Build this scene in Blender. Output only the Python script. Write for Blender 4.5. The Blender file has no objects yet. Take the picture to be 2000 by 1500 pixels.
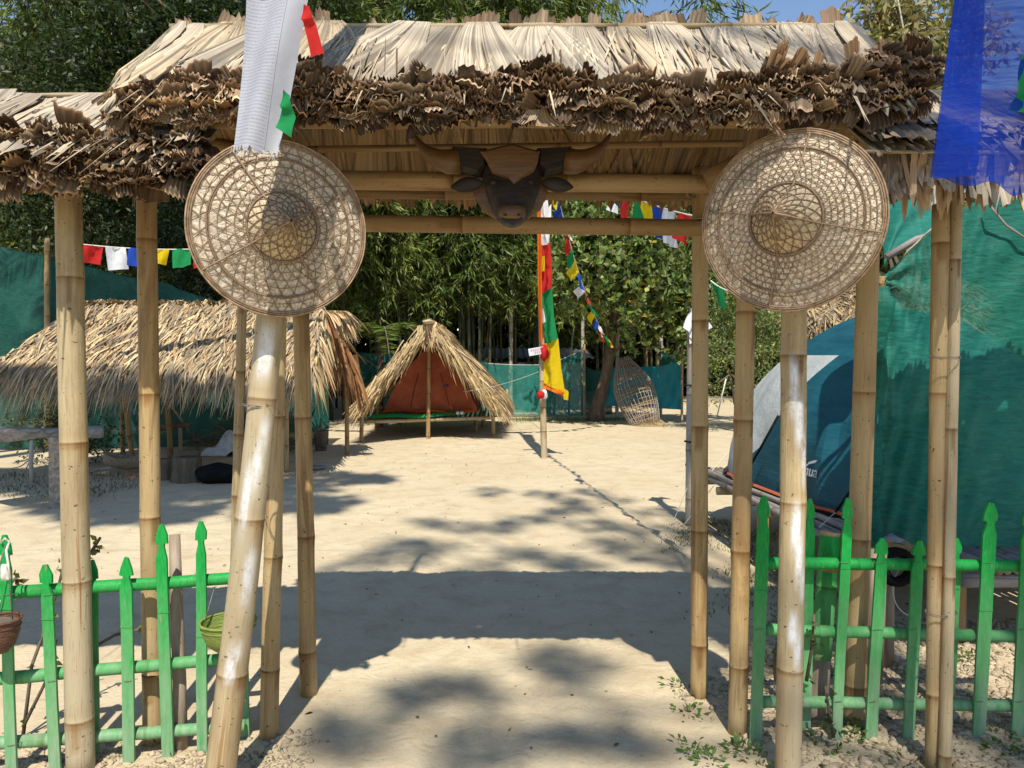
import bpy, math, random
import numpy as np
from mathutils import Vector, Matrix, Quaternion

random.seed(7)
rng = np.random.default_rng(7)
S = bpy.context.scene
COL = S.collection
R = math.radians
V = Vector

# ------------------------------------------------------------------ camera, sky, sun, exposure
EYE = 1.5
PITCH = R(-2.14)
F = 1500.0
cd = bpy.data.cameras.new('camera'); cam = bpy.data.objects.new('camera', cd); COL.objects.link(cam)
cd.sensor_width = 36; cd.lens = 27.0; cd.clip_start = 0.05; cd.clip_end = 800
cam.location = (0, 0, EYE); cam.rotation_euler = (R(90) + PITCH, 0, 0)
S.camera = cam

SUN_EL, SUN_AZ = R(54.5), R(3.4)          # sun stands behind the viewer, a touch to the right
sun_from = V((math.sin(SUN_AZ) * math.cos(SUN_EL), -math.cos(SUN_AZ) * math.cos(SUN_EL), math.sin(SUN_EL)))
w = bpy.data.worlds.new('World'); S.world = w; w.use_nodes = True
nt = w.node_tree; nt.nodes.clear()
sky = nt.nodes.new('ShaderNodeTexSky'); sky.sky_type = 'NISHITA'; sky.sun_disc = False
sky.sun_elevation = SUN_EL; sky.sun_rotation = math.pi - SUN_AZ
sky.air_density = 1.0; sky.dust_density = 0.1; sky.ozone_density = 2.0
bg = nt.nodes.new('ShaderNodeBackground'); bg.inputs[1].default_value = 0.13
wo = nt.nodes.new('ShaderNodeOutputWorld')
nt.links.new(sky.outputs[0], bg.inputs[0]); nt.links.new(bg.outputs[0], wo.inputs[0])
sl = bpy.data.lights.new('sun', 'SUN'); sl.energy = 5.0; sl.angle = R(0.5); sl.color = (1.0, 0.95, 0.85)
so = bpy.data.objects.new('sun', sl); COL.objects.link(so)
so.rotation_euler = (-sun_from).to_track_quat('-Z', 'Y').to_euler(); so.location = (0, -20, 30)
S.view_settings.view_transform = 'Standard'; S.view_settings.look = 'None'
S.view_settings.exposure = 0.40; S.view_settings.gamma = 1
S.view_settings.use_curve_mapping = False

# ------------------------------------------------------------------ helpers
_f = V((0, math.cos(PITCH), math.sin(PITCH))); _u = V((0, -math.sin(PITCH), math.cos(PITCH))); _r = V((1, 0, 0))
def P(px, py, D):
    """the point at depth D (metres ahead) that stands at this place of the 2000x1500 photograph"""
    d = _f + _r * ((px - 1000) / F) + _u * ((750 - py) / F)
    return V((0, 0, EYE)) + d * (D / d.y)
def G(px, py, z=0.0):
    d = _f + _r * ((px - 1000) / F) + _u * ((750 - py) / F)
    return V((0, 0, EYE)) + d * ((z - EYE) / d.z)

ORIGIN = {}
def thing(name, label, cat, loc=(0, 0, 0), group=None, kind=None):
    o = bpy.data.objects.new(name, None); COL.objects.link(o); o.empty_display_size = 0.1
    o.location = loc; ORIGIN[o.name] = V(loc)
    return tag(o, label, cat, group, kind)
def tag(o, label=None, cat=None, group=None, kind=None):
    if label: o['label'] = label
    if cat: o['category'] = cat
    if group: o['group'] = group
    if kind: o['kind'] = kind
    return o

def link_mesh(name, Vs, Fs, Cs, Ts, mat, parent=None, smooth=False, origin=None):
    Vs = np.asarray(Vs, dtype=np.float32).reshape(-1, 3)
    org = V((0, 0, 0))
    if parent is not None: org = ORIGIN[parent.name]
    elif origin is not None: org = V(origin)
    Vs = Vs - np.array(org, dtype=np.float32)
    me = bpy.data.meshes.new(name)
    if isinstance(Fs, np.ndarray):
        k = Fs.shape[1]; m = len(Fs)
        me.vertices.add(len(Vs)); me.vertices.foreach_set('co', Vs.ravel())
        me.loops.add(m * k); me.loops.foreach_set('vertex_index', Fs.astype(np.int32).ravel())
        me.polygons.add(m); me.polygons.foreach_set('loop_start', np.arange(0, m * k, k, dtype=np.int32))
        me.update(calc_edges=True)
    else:
        me.from_pydata(Vs.tolist(), [], Fs); me.update()
    n = len(Vs)
    c = np.ones((n, 4), dtype=np.float32)
    if Cs is not None and len(Cs): c[:, :3] = np.asarray(Cs, dtype=np.float32).reshape(-1, 3)
    a = me.attributes.new('Col', 'FLOAT_COLOR', 'POINT'); a.data.foreach_set('color', c.ravel())
    t = np.zeros((n, 3), dtype=np.float32)
    if Ts is not None and len(Ts): t[:] = np.asarray(Ts, dtype=np.float32).reshape(-1, 3)
    a = me.attributes.new('tuv', 'FLOAT_VECTOR', 'POINT'); a.data.foreach_set('vector', t.ravel())
    if smooth: me.polygons.foreach_set('use_smooth', np.ones(len(me.polygons), dtype=bool))
    me.materials.append(mat)
    o = bpy.data.objects.new(name, me); COL.objects.link(o)
    if parent is not None:
        o.parent = parent; ORIGIN[o.name] = ORIGIN[parent.name]
    else:
        o.location = org; ORIGIN[o.name] = org
    return o

class MB:
    def __init__(s): s.v = []; s.f = []; s.c = []; s.t = []
    def add(s, vs, fs, col=(1, 1, 1), ts=None):
        b = len(s.v); s.v += [tuple(p) for p in vs]
        if isinstance(col, list): s.c += col
        else: s.c += [col] * len(vs)
        s.t += ts if ts is not None else [(p[0], p[1], p[2]) for p in vs]
        s.f += [[i + b for i in q] for q in fs]
    def tube(s, pts, rad, n=10, col=(1, 1, 1), cap=True, paint=None, vcol=None):
        pts = [V(p) for p in pts]
        if not isinstance(rad, (list, tuple)): rad = [rad] * len(pts)
        if not isinstance(col, list): col = [col] * len(pts)
        vs, cs, ts = [], [], []; L = 0; prev = None; off = random.uniform(0, 50)
        for i, p in enumerate(pts):
            a = pts[max(i - 1, 0)]; b = pts[min(i + 1, len(pts) - 1)]
            d = (b - a).normalized()
            if prev is None:
                ref = V((0, 1, 0)) if abs(d.y) < 0.9 else V((1, 0, 0))
                x = (ref - d * ref.dot(d)).normalized()      # seam looks away from the camera
            else: x = (prev - d * prev.dot(d)).normalized()
            prev = x; y = d.cross(x)
            if i: L += (p - pts[i - 1]).length
            for j in range(n + 1):
                an = 2 * math.pi * j / n
                vs.append(p + (x * math.cos(an) + y * math.sin(an)) * rad[i])
                cs.append(vcol(i, j / n, col[i]) if vcol else col[i]); ts.append((j / n, L + off, paint(j / n, L) if paint else 0.0))
        fs = []
        for i in range(len(pts) - 1):
            for j in range(n):
                a = i * (n + 1) + j; fs.append([a, a + 1, a + n + 2, a + n + 1])
        if cap:
            fs.append([j for j in range(n)][::-1]); k = (len(pts) - 1) * (n + 1); fs.append([k + j for j in range(n)])
        s.add(vs, fs, cs, ts)
    def box(s, c, size, rot=None, col=(1, 1, 1), taper=1.0):
        c = V(c); x, y, z = [q / 2 for q in size]; vs = []
        for dz in (-1, 1):
            k = taper if dz > 0 else 1
            for dx, dy in ((-1, -1), (1, -1), (1, 1), (-1, 1)):
                p = V((dx * x * k, dy * y * k, dz * z))
                if rot is not None: p = rot @ p
                vs.append(c + p)
        s.add(vs, [[3, 2, 1, 0], [4, 5, 6, 7], [0, 1, 5, 4], [1, 2, 6, 5], [2, 3, 7, 6], [3, 0, 4, 7]], col)
    def prism(s, pts, off, col=(1, 1, 1), bevel=0.0):
        pts = [V(p) for p in pts]; off = V(off); n = len(pts); c = sum(pts, V()) / n
        rings = [pts]
        if bevel: rings += [[p + off * 0.6 for p in pts], [c + (p - c) * (1 - bevel) + off for p in pts]]
        else: rings += [[p + off for p in pts]]
        vs = [p for r in rings for p in r]; fs = [list(range(n))[::-1]]
        for k in range(len(rings) - 1):
            for i in range(n):
                j = (i + 1) % n; fs.append([k * n + i, k * n + j, (k + 1) * n + j, (k + 1) * n + i])
        fs.append([(len(rings) - 1) * n + i for i in range(n)])
        s.add(vs, fs, col)
    def grid(s, fn, nu, nv, col=None, closed=False):
        vs, cs, ts = [], [], []
        for j in range(nv + 1):
            for i in range(nu + 1):
                u, v_ = i / nu, j / nv
                vs.append(fn(u, v_)); cs.append(col(u, v_) if col else (1, 1, 1)); ts.append((u, v_, 0))
        fs = [[j * (nu + 1) + i, j * (nu + 1) + i + 1, (j + 1) * (nu + 1) + i + 1, (j + 1) * (nu + 1) + i] for j in range(nv) for i in range(nu)]
        s.add(vs, fs, cs, ts)
    def ell(s, c, r, nu=14, nv=9, rot=None, col=(1, 1, 1), noise=0.0):
        c = V(c); r = r if isinstance(r, (tuple, list)) else (r, r, r); ph = random.uniform(0, 9)
        def fn(u, v_):
            th, fi = 2 * math.pi * u, math.pi * (v_ - .5)
            k = 1 + noise * math.sin(3 * th + ph) * math.cos(2.3 * fi + ph) if noise else 1
            p = V((math.cos(th) * math.cos(fi) * r[0], math.sin(th) * math.cos(fi) * r[1], math.sin(fi) * r[2])) * k
            return c + (rot @ p if rot is not None else p)
        s.grid(fn, nu, nv, (lambda u, v_: col))
    def lathe(s, prof, c, n=24, col=(1, 1, 1), sx=1.0, sy=1.0):
        c = V(c); m = len(prof) - 1
        def fn(u, v_):
            q = v_ * m; i = min(int(q + 1e-6), m - 1); k = q - i
            r = prof[i][0] * (1 - k) + prof[i + 1][0] * k; z = prof[i][1] * (1 - k) + prof[i + 1][1] * k
            return c + V((r * sx * math.cos(2 * math.pi * u), r * sy * math.sin(2 * math.pi * u), z))
        s.grid(fn, n, m, (lambda u, v_: col))
    def build(s, name, mat, parent=None, smooth=True, origin=None):
        return link_mesh(name, s.v, s.f, s.c, s.t, mat, parent, smooth, origin)

def copy_thing(o, loc, rz=0.0, sc=1.0, label=None, group=None):
    c = o.copy(); COL.objects.link(c); c.location = loc; c.rotation_euler = (0, 0, rz); c.scale = (sc, sc, sc)
    if label: c['label'] = label
    if group: c['group'] = group
    for ch in list(o.children):
        d = ch.copy(); COL.objects.link(d); d.parent = c
        for g in list(ch.children):
            e = g.copy(); COL.objects.link(e); e.parent = d
    return c

# strips: many narrow blades at once (thatch, leaves, grass)
def strips(base, dirs, nrm, length, width, seg=3, droop=0.0, tint=None, prof='blade', fold=0.0):
    base = np.asarray(base, float); n = len(base)
    dirs = np.asarray(dirs, float); dirs = dirs / np.maximum(np.linalg.norm(dirs, axis=1, keepdims=True), 1e-9)
    nrm = np.asarray(nrm, float)
    side = np.cross(dirs, nrm); side /= np.maximum(np.linalg.norm(side, axis=1, keepdims=True), 1e-9)
    L = np.broadcast_to(np.asarray(length, float), (n,)); W = np.broadcast_to(np.asarray(width, float), (n,)); dr = np.broadcast_to(np.asarray(droop, float), (n,))
    out = np.zeros((n, (seg + 1) * 2, 3)); T = np.zeros((n, (seg + 1) * 2, 3))
    for k in range(seg + 1):
        t = k / seg
        c = base + dirs * (L * t)[:, None]; c[:, 2] -= dr * L * t * t
        if prof == 'blade': wk = (1 - t) ** 0.6 * 0.92 + 0.08
        elif prof == 'leaf': wk = max(math.sin(math.pi * (0.06 + 0.9 * t)) ** 0.8, 0.05)
        elif prof == 'tip': wk = 0.8 + 0.2 * t if t < 0.7 else 0.15 + 0.85 * (1 - t) / 0.3
        else: wk = 1.0
        out[:, 2 * k] = c - side * (W * wk / 2)[:, None]; out[:, 2 * k + 1] = c + side * (W * wk / 2)[:, None]
        T[:, 2 * k, 1] = t; T[:, 2 * k + 1, 1] = t; T[:, 2 * k + 1, 0] = 1
    idx = np.arange(n)[:, None] * (seg + 1) * 2
    F_ = np.concatenate([np.stack([idx[:, 0] + 2 * k, idx[:, 0] + 2 * k + 1, idx[:, 0] + 2 * k + 3, idx[:, 0] + 2 * k + 2], 1) for k in range(seg)])
    if tint is None: tint = np.ones((n, 3))
    C = np.repeat(np.asarray(tint, float)[:, None, :], (seg + 1) * 2, axis=1)
    return out.reshape(-1, 3), F_, C.reshape(-1, 3), T.reshape(-1, 3)
# rhombus leaves: 4 vertices each
def leaves(pos, dirs, length, width, tint, curl=0.15):
    pos = np.asarray(pos, float); n = len(pos)
    d = np.asarray(dirs, float); d = d / np.maximum(np.linalg.norm(d, axis=1, keepdims=True), 1e-9)
    r = rng.normal(size=(n, 3)); s_ = np.cross(d, r); s_ /= np.maximum(np.linalg.norm(s_, axis=1, keepdims=True), 1e-9)
    u = np.cross(s_, d)
    L = np.broadcast_to(np.asarray(length, float), (n,))[:, None]; W = np.broadcast_to(np.asarray(width, float), (n,))[:, None]
    v = np.stack([pos, pos + d * L * .42 - s_ * W * .5 + u * W * curl, pos + d * L - u * L * .08, pos + d * L * .42 + s_ * W * .5 + u * W * curl], 1)
    f = np.arange(n * 4).reshape(n, 4)
    return v.reshape(-1, 3), f, np.repeat(np.asarray(tint, float), 4, axis=0), None
def join(parts):
    vs, fs, cs, ts = [], [], [], []; b = 0
    for p in parts:
        vs.append(p[0]); fs.append(p[1] + b); cs.append(p[2]); ts.append(p[3] if p[3] is not None else np.zeros_like(p[0])); b += len(p[0])
    return np.concatenate(vs), np.concatenate(fs), np.concatenate(cs), np.concatenate(ts)
def jt(n, base, dv=.2, dh=.06):
    """leaf to leaf colour variation"""
    b = np.asarray(base, float)[None, :] * (1 + rng.normal(size=(n, 1)) * dv)
    return np.clip(b * (1 + rng.normal(size=(n, 3)) * dh), 0.01, 3)
# pleated fan leaf
class Fans:
    def __init__(s): s.p = []; s.n = 0
    def fan(s, o, d, side, nrm, L, W, pl=10, rows=6, amp=.008, spread=.75, bend=0., curl=0., droop=0., tint=(1, 1, 1), taper=.12, rag=.06, edge=1.0, wavy=False, lip=0., slit=0.):
        o, d, side, nrm = [np.array(q, float) for q in (o, d, side, nrm)]
        nc = (5 * pl if wavy else 2 * pl) + 1
        a = np.linspace(-1, 1, nc)[None, :]; t = np.linspace(0, 1, rows + 1)[:, None]
        if wavy: t[1:-1] = np.linspace(.3, .95, rows - 1)[:, None]
        wv = W / 2 * (taper + (1 - taper) * t ** spread)
        if wavy:
            q_ = np.arange(nc) / 5.; q_ = q_ + rng.uniform(0, 1) + .25 * np.sin(q_ * rng.uniform(.8, 1.7) + rng.uniform(0, 6)); zig = np.sin(2 * np.pi * q_)[None, :] * (1 + .35 * rng.normal() * np.sin(q_ * .9))[None, :]
            rl = 1 + rag * np.sin(q_ * rng.uniform(.6, 2.2) + rng.uniform(0, 6))[None, :] + rng.normal(size=(1, nc)) * rag * .18
        else:
            zig = np.where(np.arange(nc) % 2 == 0, 1., -1.)[None, :]
            rl = 1 + rng.normal(size=(1, nc)) * rag
        along = L * t * (1 - .10 * a * a) * (1 + (rl - 1) * t ** 3)
        jit = rng.normal(size=(1, nc)) * W * (.004 if wavy else .012)
        wave = np.sin(a * rng.uniform(2, 5) + rng.uniform(0, 6)) * amp * 1.5 * t
        pos = (o[None, None, :] + d * along[..., None] + side * (a * wv + bend * t * t + jit * t)[..., None]
               + nrm * (zig * amp * (.15 + t) + curl * t * t + wave)[..., None])
        pos[..., 2] -= droop * t * t
        if lip: pos[-1] += nrm * lip * (.6 + .8 * rng.random())
        cz = (.84 + .20 * np.clip(zig, -1, 1))[..., None]
        if slit: cz = cz * np.where(rng.random((1, nc, 1)) < slit, .42, 1.)
        c = np.array(tint)[None, None, :] * cz * (1 + rng.normal(size=(1, nc, 1)) * .13) * np.ones((rows + 1, 1, 1))
        c[-1] *= edge
        T = np.stack([np.broadcast_to(a * 3 + s.n, pos.shape[:2]), np.broadcast_to(t, pos.shape[:2]), np.zeros(pos.shape[:2])], -1)
        ii = np.arange(rows)[:, None] * nc + np.arange(nc - 1)[None, :]
        f = np.stack([ii, ii + 1, ii + nc + 1, ii + nc], -1).reshape(-1, 4)
        s.p.append((pos.reshape(-1, 3), f, np.clip(c, .02, 3).reshape(-1, 3), T.reshape(-1, 3))); s.n += 1
    def clampx(s, x0, x1, soft=.12):
        for q in s.p:
            x = q[0][:, 0]; lo = x < x0; hi = x > x1; x[lo] = x0 + (x[lo] - x0) * soft; x[hi] = x1 + (x[hi] - x1) * soft
    def clampy(s, x0, x1, y0, y1, d0, d1):
        for q in s.p:
            x, y = q[0][:, 0], q[0][:, 1]; k = np.clip((y0 - y) / (y0 - y1), 0, 1.3); lo_ = x0 + d0 * k; hi_ = x1 - d1 * k
            x[:] = np.where(x < lo_, lo_ + (x - lo_) * .10, np.where(x > hi_, hi_ + (x - hi_) * .10, x))
    def build(s, name, mat, parent=None):
        v, f, c, t = join(s.p); return link_mesh(name, v, f, c, t, mat, parent)

# ------------------------------------------------------------------ materials
def nm(name):
    m = bpy.data.materials.new(name); m.use_nodes = True; t = m.node_tree; t.nodes.clear()
    return m, t
def nd(t, typ, **kw):
    n = t.nodes.new(typ)
    for k, v_ in kw.items():
        if k.startswith('i'): n.inputs[int(k[1:])].default_value = v_
        else: setattr(n, k, v_)
    return n
def mixrgb(t, fac, a, b, blend='MIX'):
    n = t.nodes.new('ShaderNodeMix'); n.data_type = 'RGBA'; n.blend_type = blend; n.clamp_factor = True
    for sock, v_ in ((n.inputs[0], fac), (n.inputs[6], a), (n.inputs[7], b)):
        if isinstance(v_, bpy.types.NodeSocket): t.links.new(v_, sock)
        elif isinstance(v_, (int, float)): sock.default_value = v_
        else: sock.default_value = (*v_, 1)
    return n.outputs[2]
def coords(t, kind, scale):
    if kind == 'tuv': c = nd(t, 'ShaderNodeAttribute', attribute_name='tuv').outputs[1]
    elif kind == 'world': c = nd(t, 'ShaderNodeNewGeometry').outputs[0]
    else: c = nd(t, 'ShaderNodeTexCoord').outputs[3]
    m = nd(t, 'ShaderNodeMapping'); m.inputs[3].default_value = scale if isinstance(scale, tuple) else (scale,) * 3
    t.links.new(c, m.inputs[0])
    oi = nd(t, 'ShaderNodeObjectInfo'); mu = nd(t, 'ShaderNodeMath', operation='MULTIPLY'); mu.inputs[1].default_value = 37.0
    t.links.new(oi.outputs['Random'], mu.inputs[0]); cb = nd(t, 'ShaderNodeCombineXYZ')
    for k in range(3): t.links.new(mu.outputs[0], cb.inputs[k])
    if kind != 'world': t.links.new(cb.outputs[0], m.inputs[1])
    return m.outputs[0]
def noise(t, vec, scale=1.0, detail=4.0, rough=.55, dist=0.):
    n = nd(t, 'ShaderNodeTexNoise'); n.inputs['Scale'].default_value = scale; n.inputs['Detail'].default_value = detail
    n.inputs['Roughness'].default_value = rough; n.inputs['Distortion'].default_value = dist
    t.links.new(vec, n.inputs['Vector']); return n.outputs[0]
def ramp(t, fac, lo, hi):
    n = nd(t, 'ShaderNodeMapRange'); n.inputs[1].default_value = lo; n.inputs[2].default_value = hi
    t.links.new(fac, n.inputs[0]); return n.outputs[0]
def finish(t, m, color, rough=.7, spec=.3, bump=None, bdist=.002, transl=0., tcol=None, alpha=None):
    out = nd(t, 'ShaderNodeOutputMaterial'); b = nd(t, 'ShaderNodeBsdfPrincipled')
    if isinstance(color, bpy.types.NodeSocket): t.links.new(color, b.inputs['Base Color'])
    else: b.inputs['Base Color'].default_value = (*color, 1)
    if isinstance(rough, bpy.types.NodeSocket): t.links.new(rough, b.inputs['Roughness'])
    else: b.inputs['Roughness'].default_value = rough
    b.inputs['Specular IOR Level'].default_value = spec
    nrm = None
    if bump is not None:
        bn = nd(t, 'ShaderNodeBump'); bn.inputs['Strength'].default_value = 1.0; bn.inputs['Distance'].default_value = bdist
        t.links.new(bump, bn.inputs['Height']); t.links.new(bn.outputs[0], b.inputs['Normal']); nrm = bn.outputs[0]
    sh = b.outputs[0]
    if transl:
        tr = nd(t, 'ShaderNodeBsdfTranslucent')
        src = tcol if tcol is not None else color
        if isinstance(src, bpy.types.NodeSocket): t.links.new(src, tr.inputs[0])
        else: tr.inputs[0].default_value = (*src, 1)
        mx = nd(t, 'ShaderNodeMixShader'); mx.inputs[0].default_value = transl
        t.links.new(sh, mx.inputs[1]); t.links.new(tr.outputs[0], mx.inputs[2]); sh = mx.outputs[0]
    if alpha is not None:
        tp = nd(t, 'ShaderNodeBsdfTransparent'); mx = nd(t, 'ShaderNodeMixShader')
        if isinstance(alpha, bpy.types.NodeSocket): t.links.new(alpha, mx.inputs[0])
        else: mx.inputs[0].default_value = alpha
        t.links.new(tp.outputs[0], mx.inputs[1]); t.links.new(sh, mx.inputs[2]); sh = mx.outputs[0]
    t.links.new(sh, out.inputs[0]); return m
def colattr(t): return nd(t, 'ShaderNodeAttribute', attribute_name='Col').outputs[0]
def basic(name, c1, c2, scale=20., rough=.7, spec=.3, coord='obj', bump=.0, bscale=None, transl=0., dist=0., alpha=None, detail=5.):
    m, t = nm(name); c = coords(t, coord, scale if isinstance(scale, tuple) else (scale,) * 3)
    n = noise(t, c, 1.0, detail, .6, dist)
    col = mixrgb(t, ramp(t, n, .3, .7), c1, c2)
    col = mixrgb(t, 1.0, col, colattr(t), 'MULTIPLY')
    bp = None
    if bump:
        bp = noise(t, coords(t, coord, bscale or scale), 1.0, 6, .65)
    return finish(t, m, col, rough, spec, bp, bump, transl, None, alpha)

def mk_bamboo(name, lo, hi, green=0.0):
    m, t = nm(name)
    n1 = noise(t, coords(t, 'tuv', (26, 1.4, 0)), 1.0, 5, .6)           # fibres along the cane
    n2 = noise(t, coords(t, 'tuv', (3.0, 2.2, 0)), 1.0, 6, .62, .6)     # blotches
    n3 = noise(t, coords(t, 'tuv', (17, 75, 0)), 1.0, 3, .5)             # scurf and specks
    n5 = noise(t, coords(t, 'tuv', (5.5, .8, 0)), 1.0, 4, .6, .5)           # long brown stains
    n6 = noise(t, coords(t, 'tuv', (1.3, .9, 0)), 1.0, 3, .5)           # weathering from grey to tan
    n7 = noise(t, coords(t, 'tuv', (60, 9, 0)), 1.0, 4, .7)
    col = mixrgb(t, ramp(t, n1, .3, .72), lo, hi)
    col = mixrgb(t, ramp(t, n2, .42, .66), col, (lo[0] * .66, lo[1] * .60, lo[2] * .58))
    col = mixrgb(t, ramp(t, n6, .40, .62), col, (hi[0] * .80, hi[1] * .83, hi[2] * .95))
    col = mixrgb(t, ramp(t, n7, .55, .75), col, (lo[0] * .7, lo[1] * .64, lo[2] * .6))
    col = mixrgb(t, ramp(t, n5, .60, .68), col, (.24, .135, .06))
    col = mixrgb(t, ramp(t, n3, .67, .71), col, (.09, .06, .035))
    col = mixrgb(t, 1.0, col, colattr(t), 'MULTIPLY')
    sep = nd(t, 'ShaderNodeSeparateXYZ'); t.links.new(nd(t, 'ShaderNodeAttribute', attribute_name='tuv').outputs[1], sep.inputs[0])
    n4 = noise(t, coords(t, 'tuv', (14, 22, 0)), 1.0, 6, .7)
    ad = nd(t, 'ShaderNodeMath', operation='MULTIPLY'); t.links.new(sep.outputs[2], ad.inputs[0]); 
    rr = ramp(t, n4, .22, .55); t.links.new(rr, ad.inputs[1])
    col = mixrgb(t, ad.outputs[0], col, (.74, .77, .82))
    return finish(t, m, col, .55, .28, n7, .0016)

def tint_leaf(name, transl=.35, rough=.5, spec=.35):
    m, t = nm(name); c = colattr(t)
    tc = mixrgb(t, 1.0, c, (1.15, 1.25, .55), 'MULTIPLY')
    return finish(t, m, c, rough, spec, None, 0, transl, tc)

def mk_thatch(name, c1, c2, stretch=(9, 1.2, 0), transl=.06):
    m, t = nm(name)
    n1 = noise(t, coords(t, 'tuv', stretch), 1.0, 6, .65)
    n2 = noise(t, coords(t, 'obj', 5.0), 1.0, 4, .6)
    n3 = noise(t, coords(t, 'tuv', (stretch[0] * 4, stretch[1] * 1.5, 0)), 1.0, 4, .6)
    col = mixrgb(t, ramp(t, n1, .32, .68), c1, c2)
    col = mixrgb(t, ramp(t, n2, .5, .8), col, (.34, .31, .27))
    col = mixrgb(t, ramp(t, n3, .62, .72), col, (c1[0] * .5, c1[1] * .45, c1[2] * .4))
    col = mixrgb(t, 1.0, col, colattr(t), 'MULTIPLY')
    return finish(t, m, col, .62, .25, n1, .002, transl)

def mk_cloth(name, c, transl=.4, alpha=None, weave=True):
    m, t = nm(name)
    n = noise(t, coords(t, 'obj', 14.), 1.0, 4, .6)
    col = mixrgb(t, ramp(t, n, .3, .75), c, tuple(min(1, k * .78) for k in c))
    col = mixrgb(t, 1.0, col, colattr(t), 'MULTIPLY')
    if alpha is not None:
        n3 = noise(t, coords(t, 'obj', (9, 9, 90)), 1.0, 4, .65); mr = nd(t, 'ShaderNodeMapRange'); mr.inputs[1].default_value = .3; mr.inputs[2].default_value = .7; mr.inputs[3].default_value = alpha - .14; mr.inputs[4].default_value = alpha + .12
        t.links.new(n3, mr.inputs[0]); alpha = mr.outputs[0]; n = n3
    return finish(t, m, col, .85, .1, n, .004, transl, None, alpha)

def mk_net(name, c, op=.82, scale=260.):
    m, t = nm(name)
    cc = coords(t, 'obj', (1, 1, 1))
    wv = nd(t, 'ShaderNodeTexWave', wave_type='BANDS', bands_direction='DIAGONAL'); wv.inputs['Scale'].default_value = scale / 6; wv.inputs['Distortion'].default_value = 3
    wv.inputs['Detail'].default_value = 2; t.links.new(cc, wv.inputs[0])
    n = noise(t, coords(t, 'obj', (14, 14, 60)), 1.0, 5, .6, .8)
    n2 = noise(t, coords(t, 'obj', 1.3), 1.0, 4, .6)
    col = mixrgb(t, ramp(t, n, .3, .7), tuple(k * .62 for k in c), tuple(min(1, k * 1.35 + .012) for k in c))
    col = mixrgb(t, ramp(t, n2, .45, .8), col, tuple(min(1, k * 1.5 + .03) for k in c))
    col = mixrgb(t, 1.0, col, colattr(t), 'MULTIPLY')
    a = nd(t, 'ShaderNodeMapRange'); a.inputs[1].default_value = .25; a.inputs[2].default_value = .75; a.inputs[3].default_value = op - .08; a.inputs[4].default_value = min(1, op + .08)
    t.links.new(n2, a.inputs[0])
    return finish(t, m, col, .6, .25, n, .004, .3, None, a.outputs[0])

M = {}
M['bamboo'] = mk_bamboo('bamboo cane', (.30, .19, .078), (.49, .345, .155))
M['bamboo_pale'] = mk_bamboo('pale bamboo cane', (.32, .235, .12), (.48, .38, .215))
M['bamboo_dark'] = mk_bamboo('brown bamboo cane', (.25, .145, .055), (.36, .235, .10))
M['bamboo_grey'] = mk_bamboo('grey bamboo cane', (.20, .18, .15), (.34, .31, .27))
M['culm'] = mk_bamboo('living bamboo', (.028, .034, .014), (.075, .078, .036))
M['palmleaf'] = mk_thatch('palm leaf thatch', (.40, .34, .26), (.62, .555, .45), (9, .8, 0))
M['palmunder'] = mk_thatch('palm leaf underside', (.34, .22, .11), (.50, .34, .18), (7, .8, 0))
M['fringe'] = mk_thatch('palm leaf eave ends', (.31, .225, .15), (.54, .43, .30), (6, 1.2, 0), .04)
M['straw'] = mk_thatch('straw thatch', (.36, .285, .185), (.60, .50, .345), (2, 2, 0), .08)
M['leaf'] = tint_leaf('foliage')
M['leaf_gloss'] = tint_leaf('glossy foliage', .3, .46, .3)
M['bark'] = basic('bark', (.085, .062, .043), (.19, .15, .11), (14, 14, 3), .9, .1, 'obj', .02)
M['bark_pale'] = basic('pale bark', (.25, .22, .18), (.5, .46, .4), (10, 10, 4), .85, .15, 'obj', .01)
M['wood'] = basic('weathered wood', (.20, .15, .10), (.36, .29, .22), (30, 30, 4), .85, .2, 'obj', .006)
M['wood_grey'] = basic('grey driftwood', (.13, .11, .09), (.40, .36, .31), (22, 5, 22), .88, .15, 'obj', .014, (30, 3, 30), dist=.8)
M['carve_light'] = basic('oiled wood', (.075, .036, .013), (.14, .072, .028), (4, 4, 60), .4, .4, 'obj', .002, dist=1.5)
M['carve_dark'] = basic('burnt wood', (.012, .009, .008), (.035, .026, .02), (12, 12, 40), .5, .22, 'obj', .004)
M['soil'] = basic('clods of soil', (.34, .27, .185), (.50, .41, .29), 18., .95, .08, 'obj', .02)
M['hatleaf'] = None
M['cane'] = basic('rattan', (.15, .095, .055), (.33, .225, .14), 60., .55, .3, 'obj', .002)
M['white'] = mk_cloth('white cotton', (.74, .75, .77), .25)
M['red'] = mk_cloth('red cotton', (.62, .035, .03), .4)
M['blue'] = mk_cloth('blue cotton', (.025, .075, .42), .4)
M['yellow'] = mk_cloth('yellow cotton', (.76, .55, .015), .4)
M['green'] = mk_cloth('green cotton', (.02, .27, .085), .4)
M['orange'] = mk_cloth('orange cotton', (.78, .17, .015), .4)
M['gauze_blue'] = mk_cloth('blue gauze', (.012, .055, .45), .5, .78)
M['net'] = mk_net('green shade net', (.004, .145, .108), .92)
M['net_dark'] = mk_net('dark green shade net', (.004, .075, .056), .97)
M['net_thin'] = mk_net('thin green net', (.03, .27, .22), .62)
M['tarp'] = basic('teal tarpaulin', (.004, .19, .26), (.012, .27, .34), 3., .45, .35, 'obj', .01, 6., .25)
M['tent_orange'] = basic('orange tent canvas', (.30, .078, .04), (.40, .115, .06), 6., .8, .15, 'obj', .01, 9., .25)
M['tent_blue'] = basic('blue tent fabric', (.008, .080, .118), (.019, .125, .165), (3, 3, 14), .5, .3, 'obj', .02, (2, 2, 9), .25)
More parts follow.
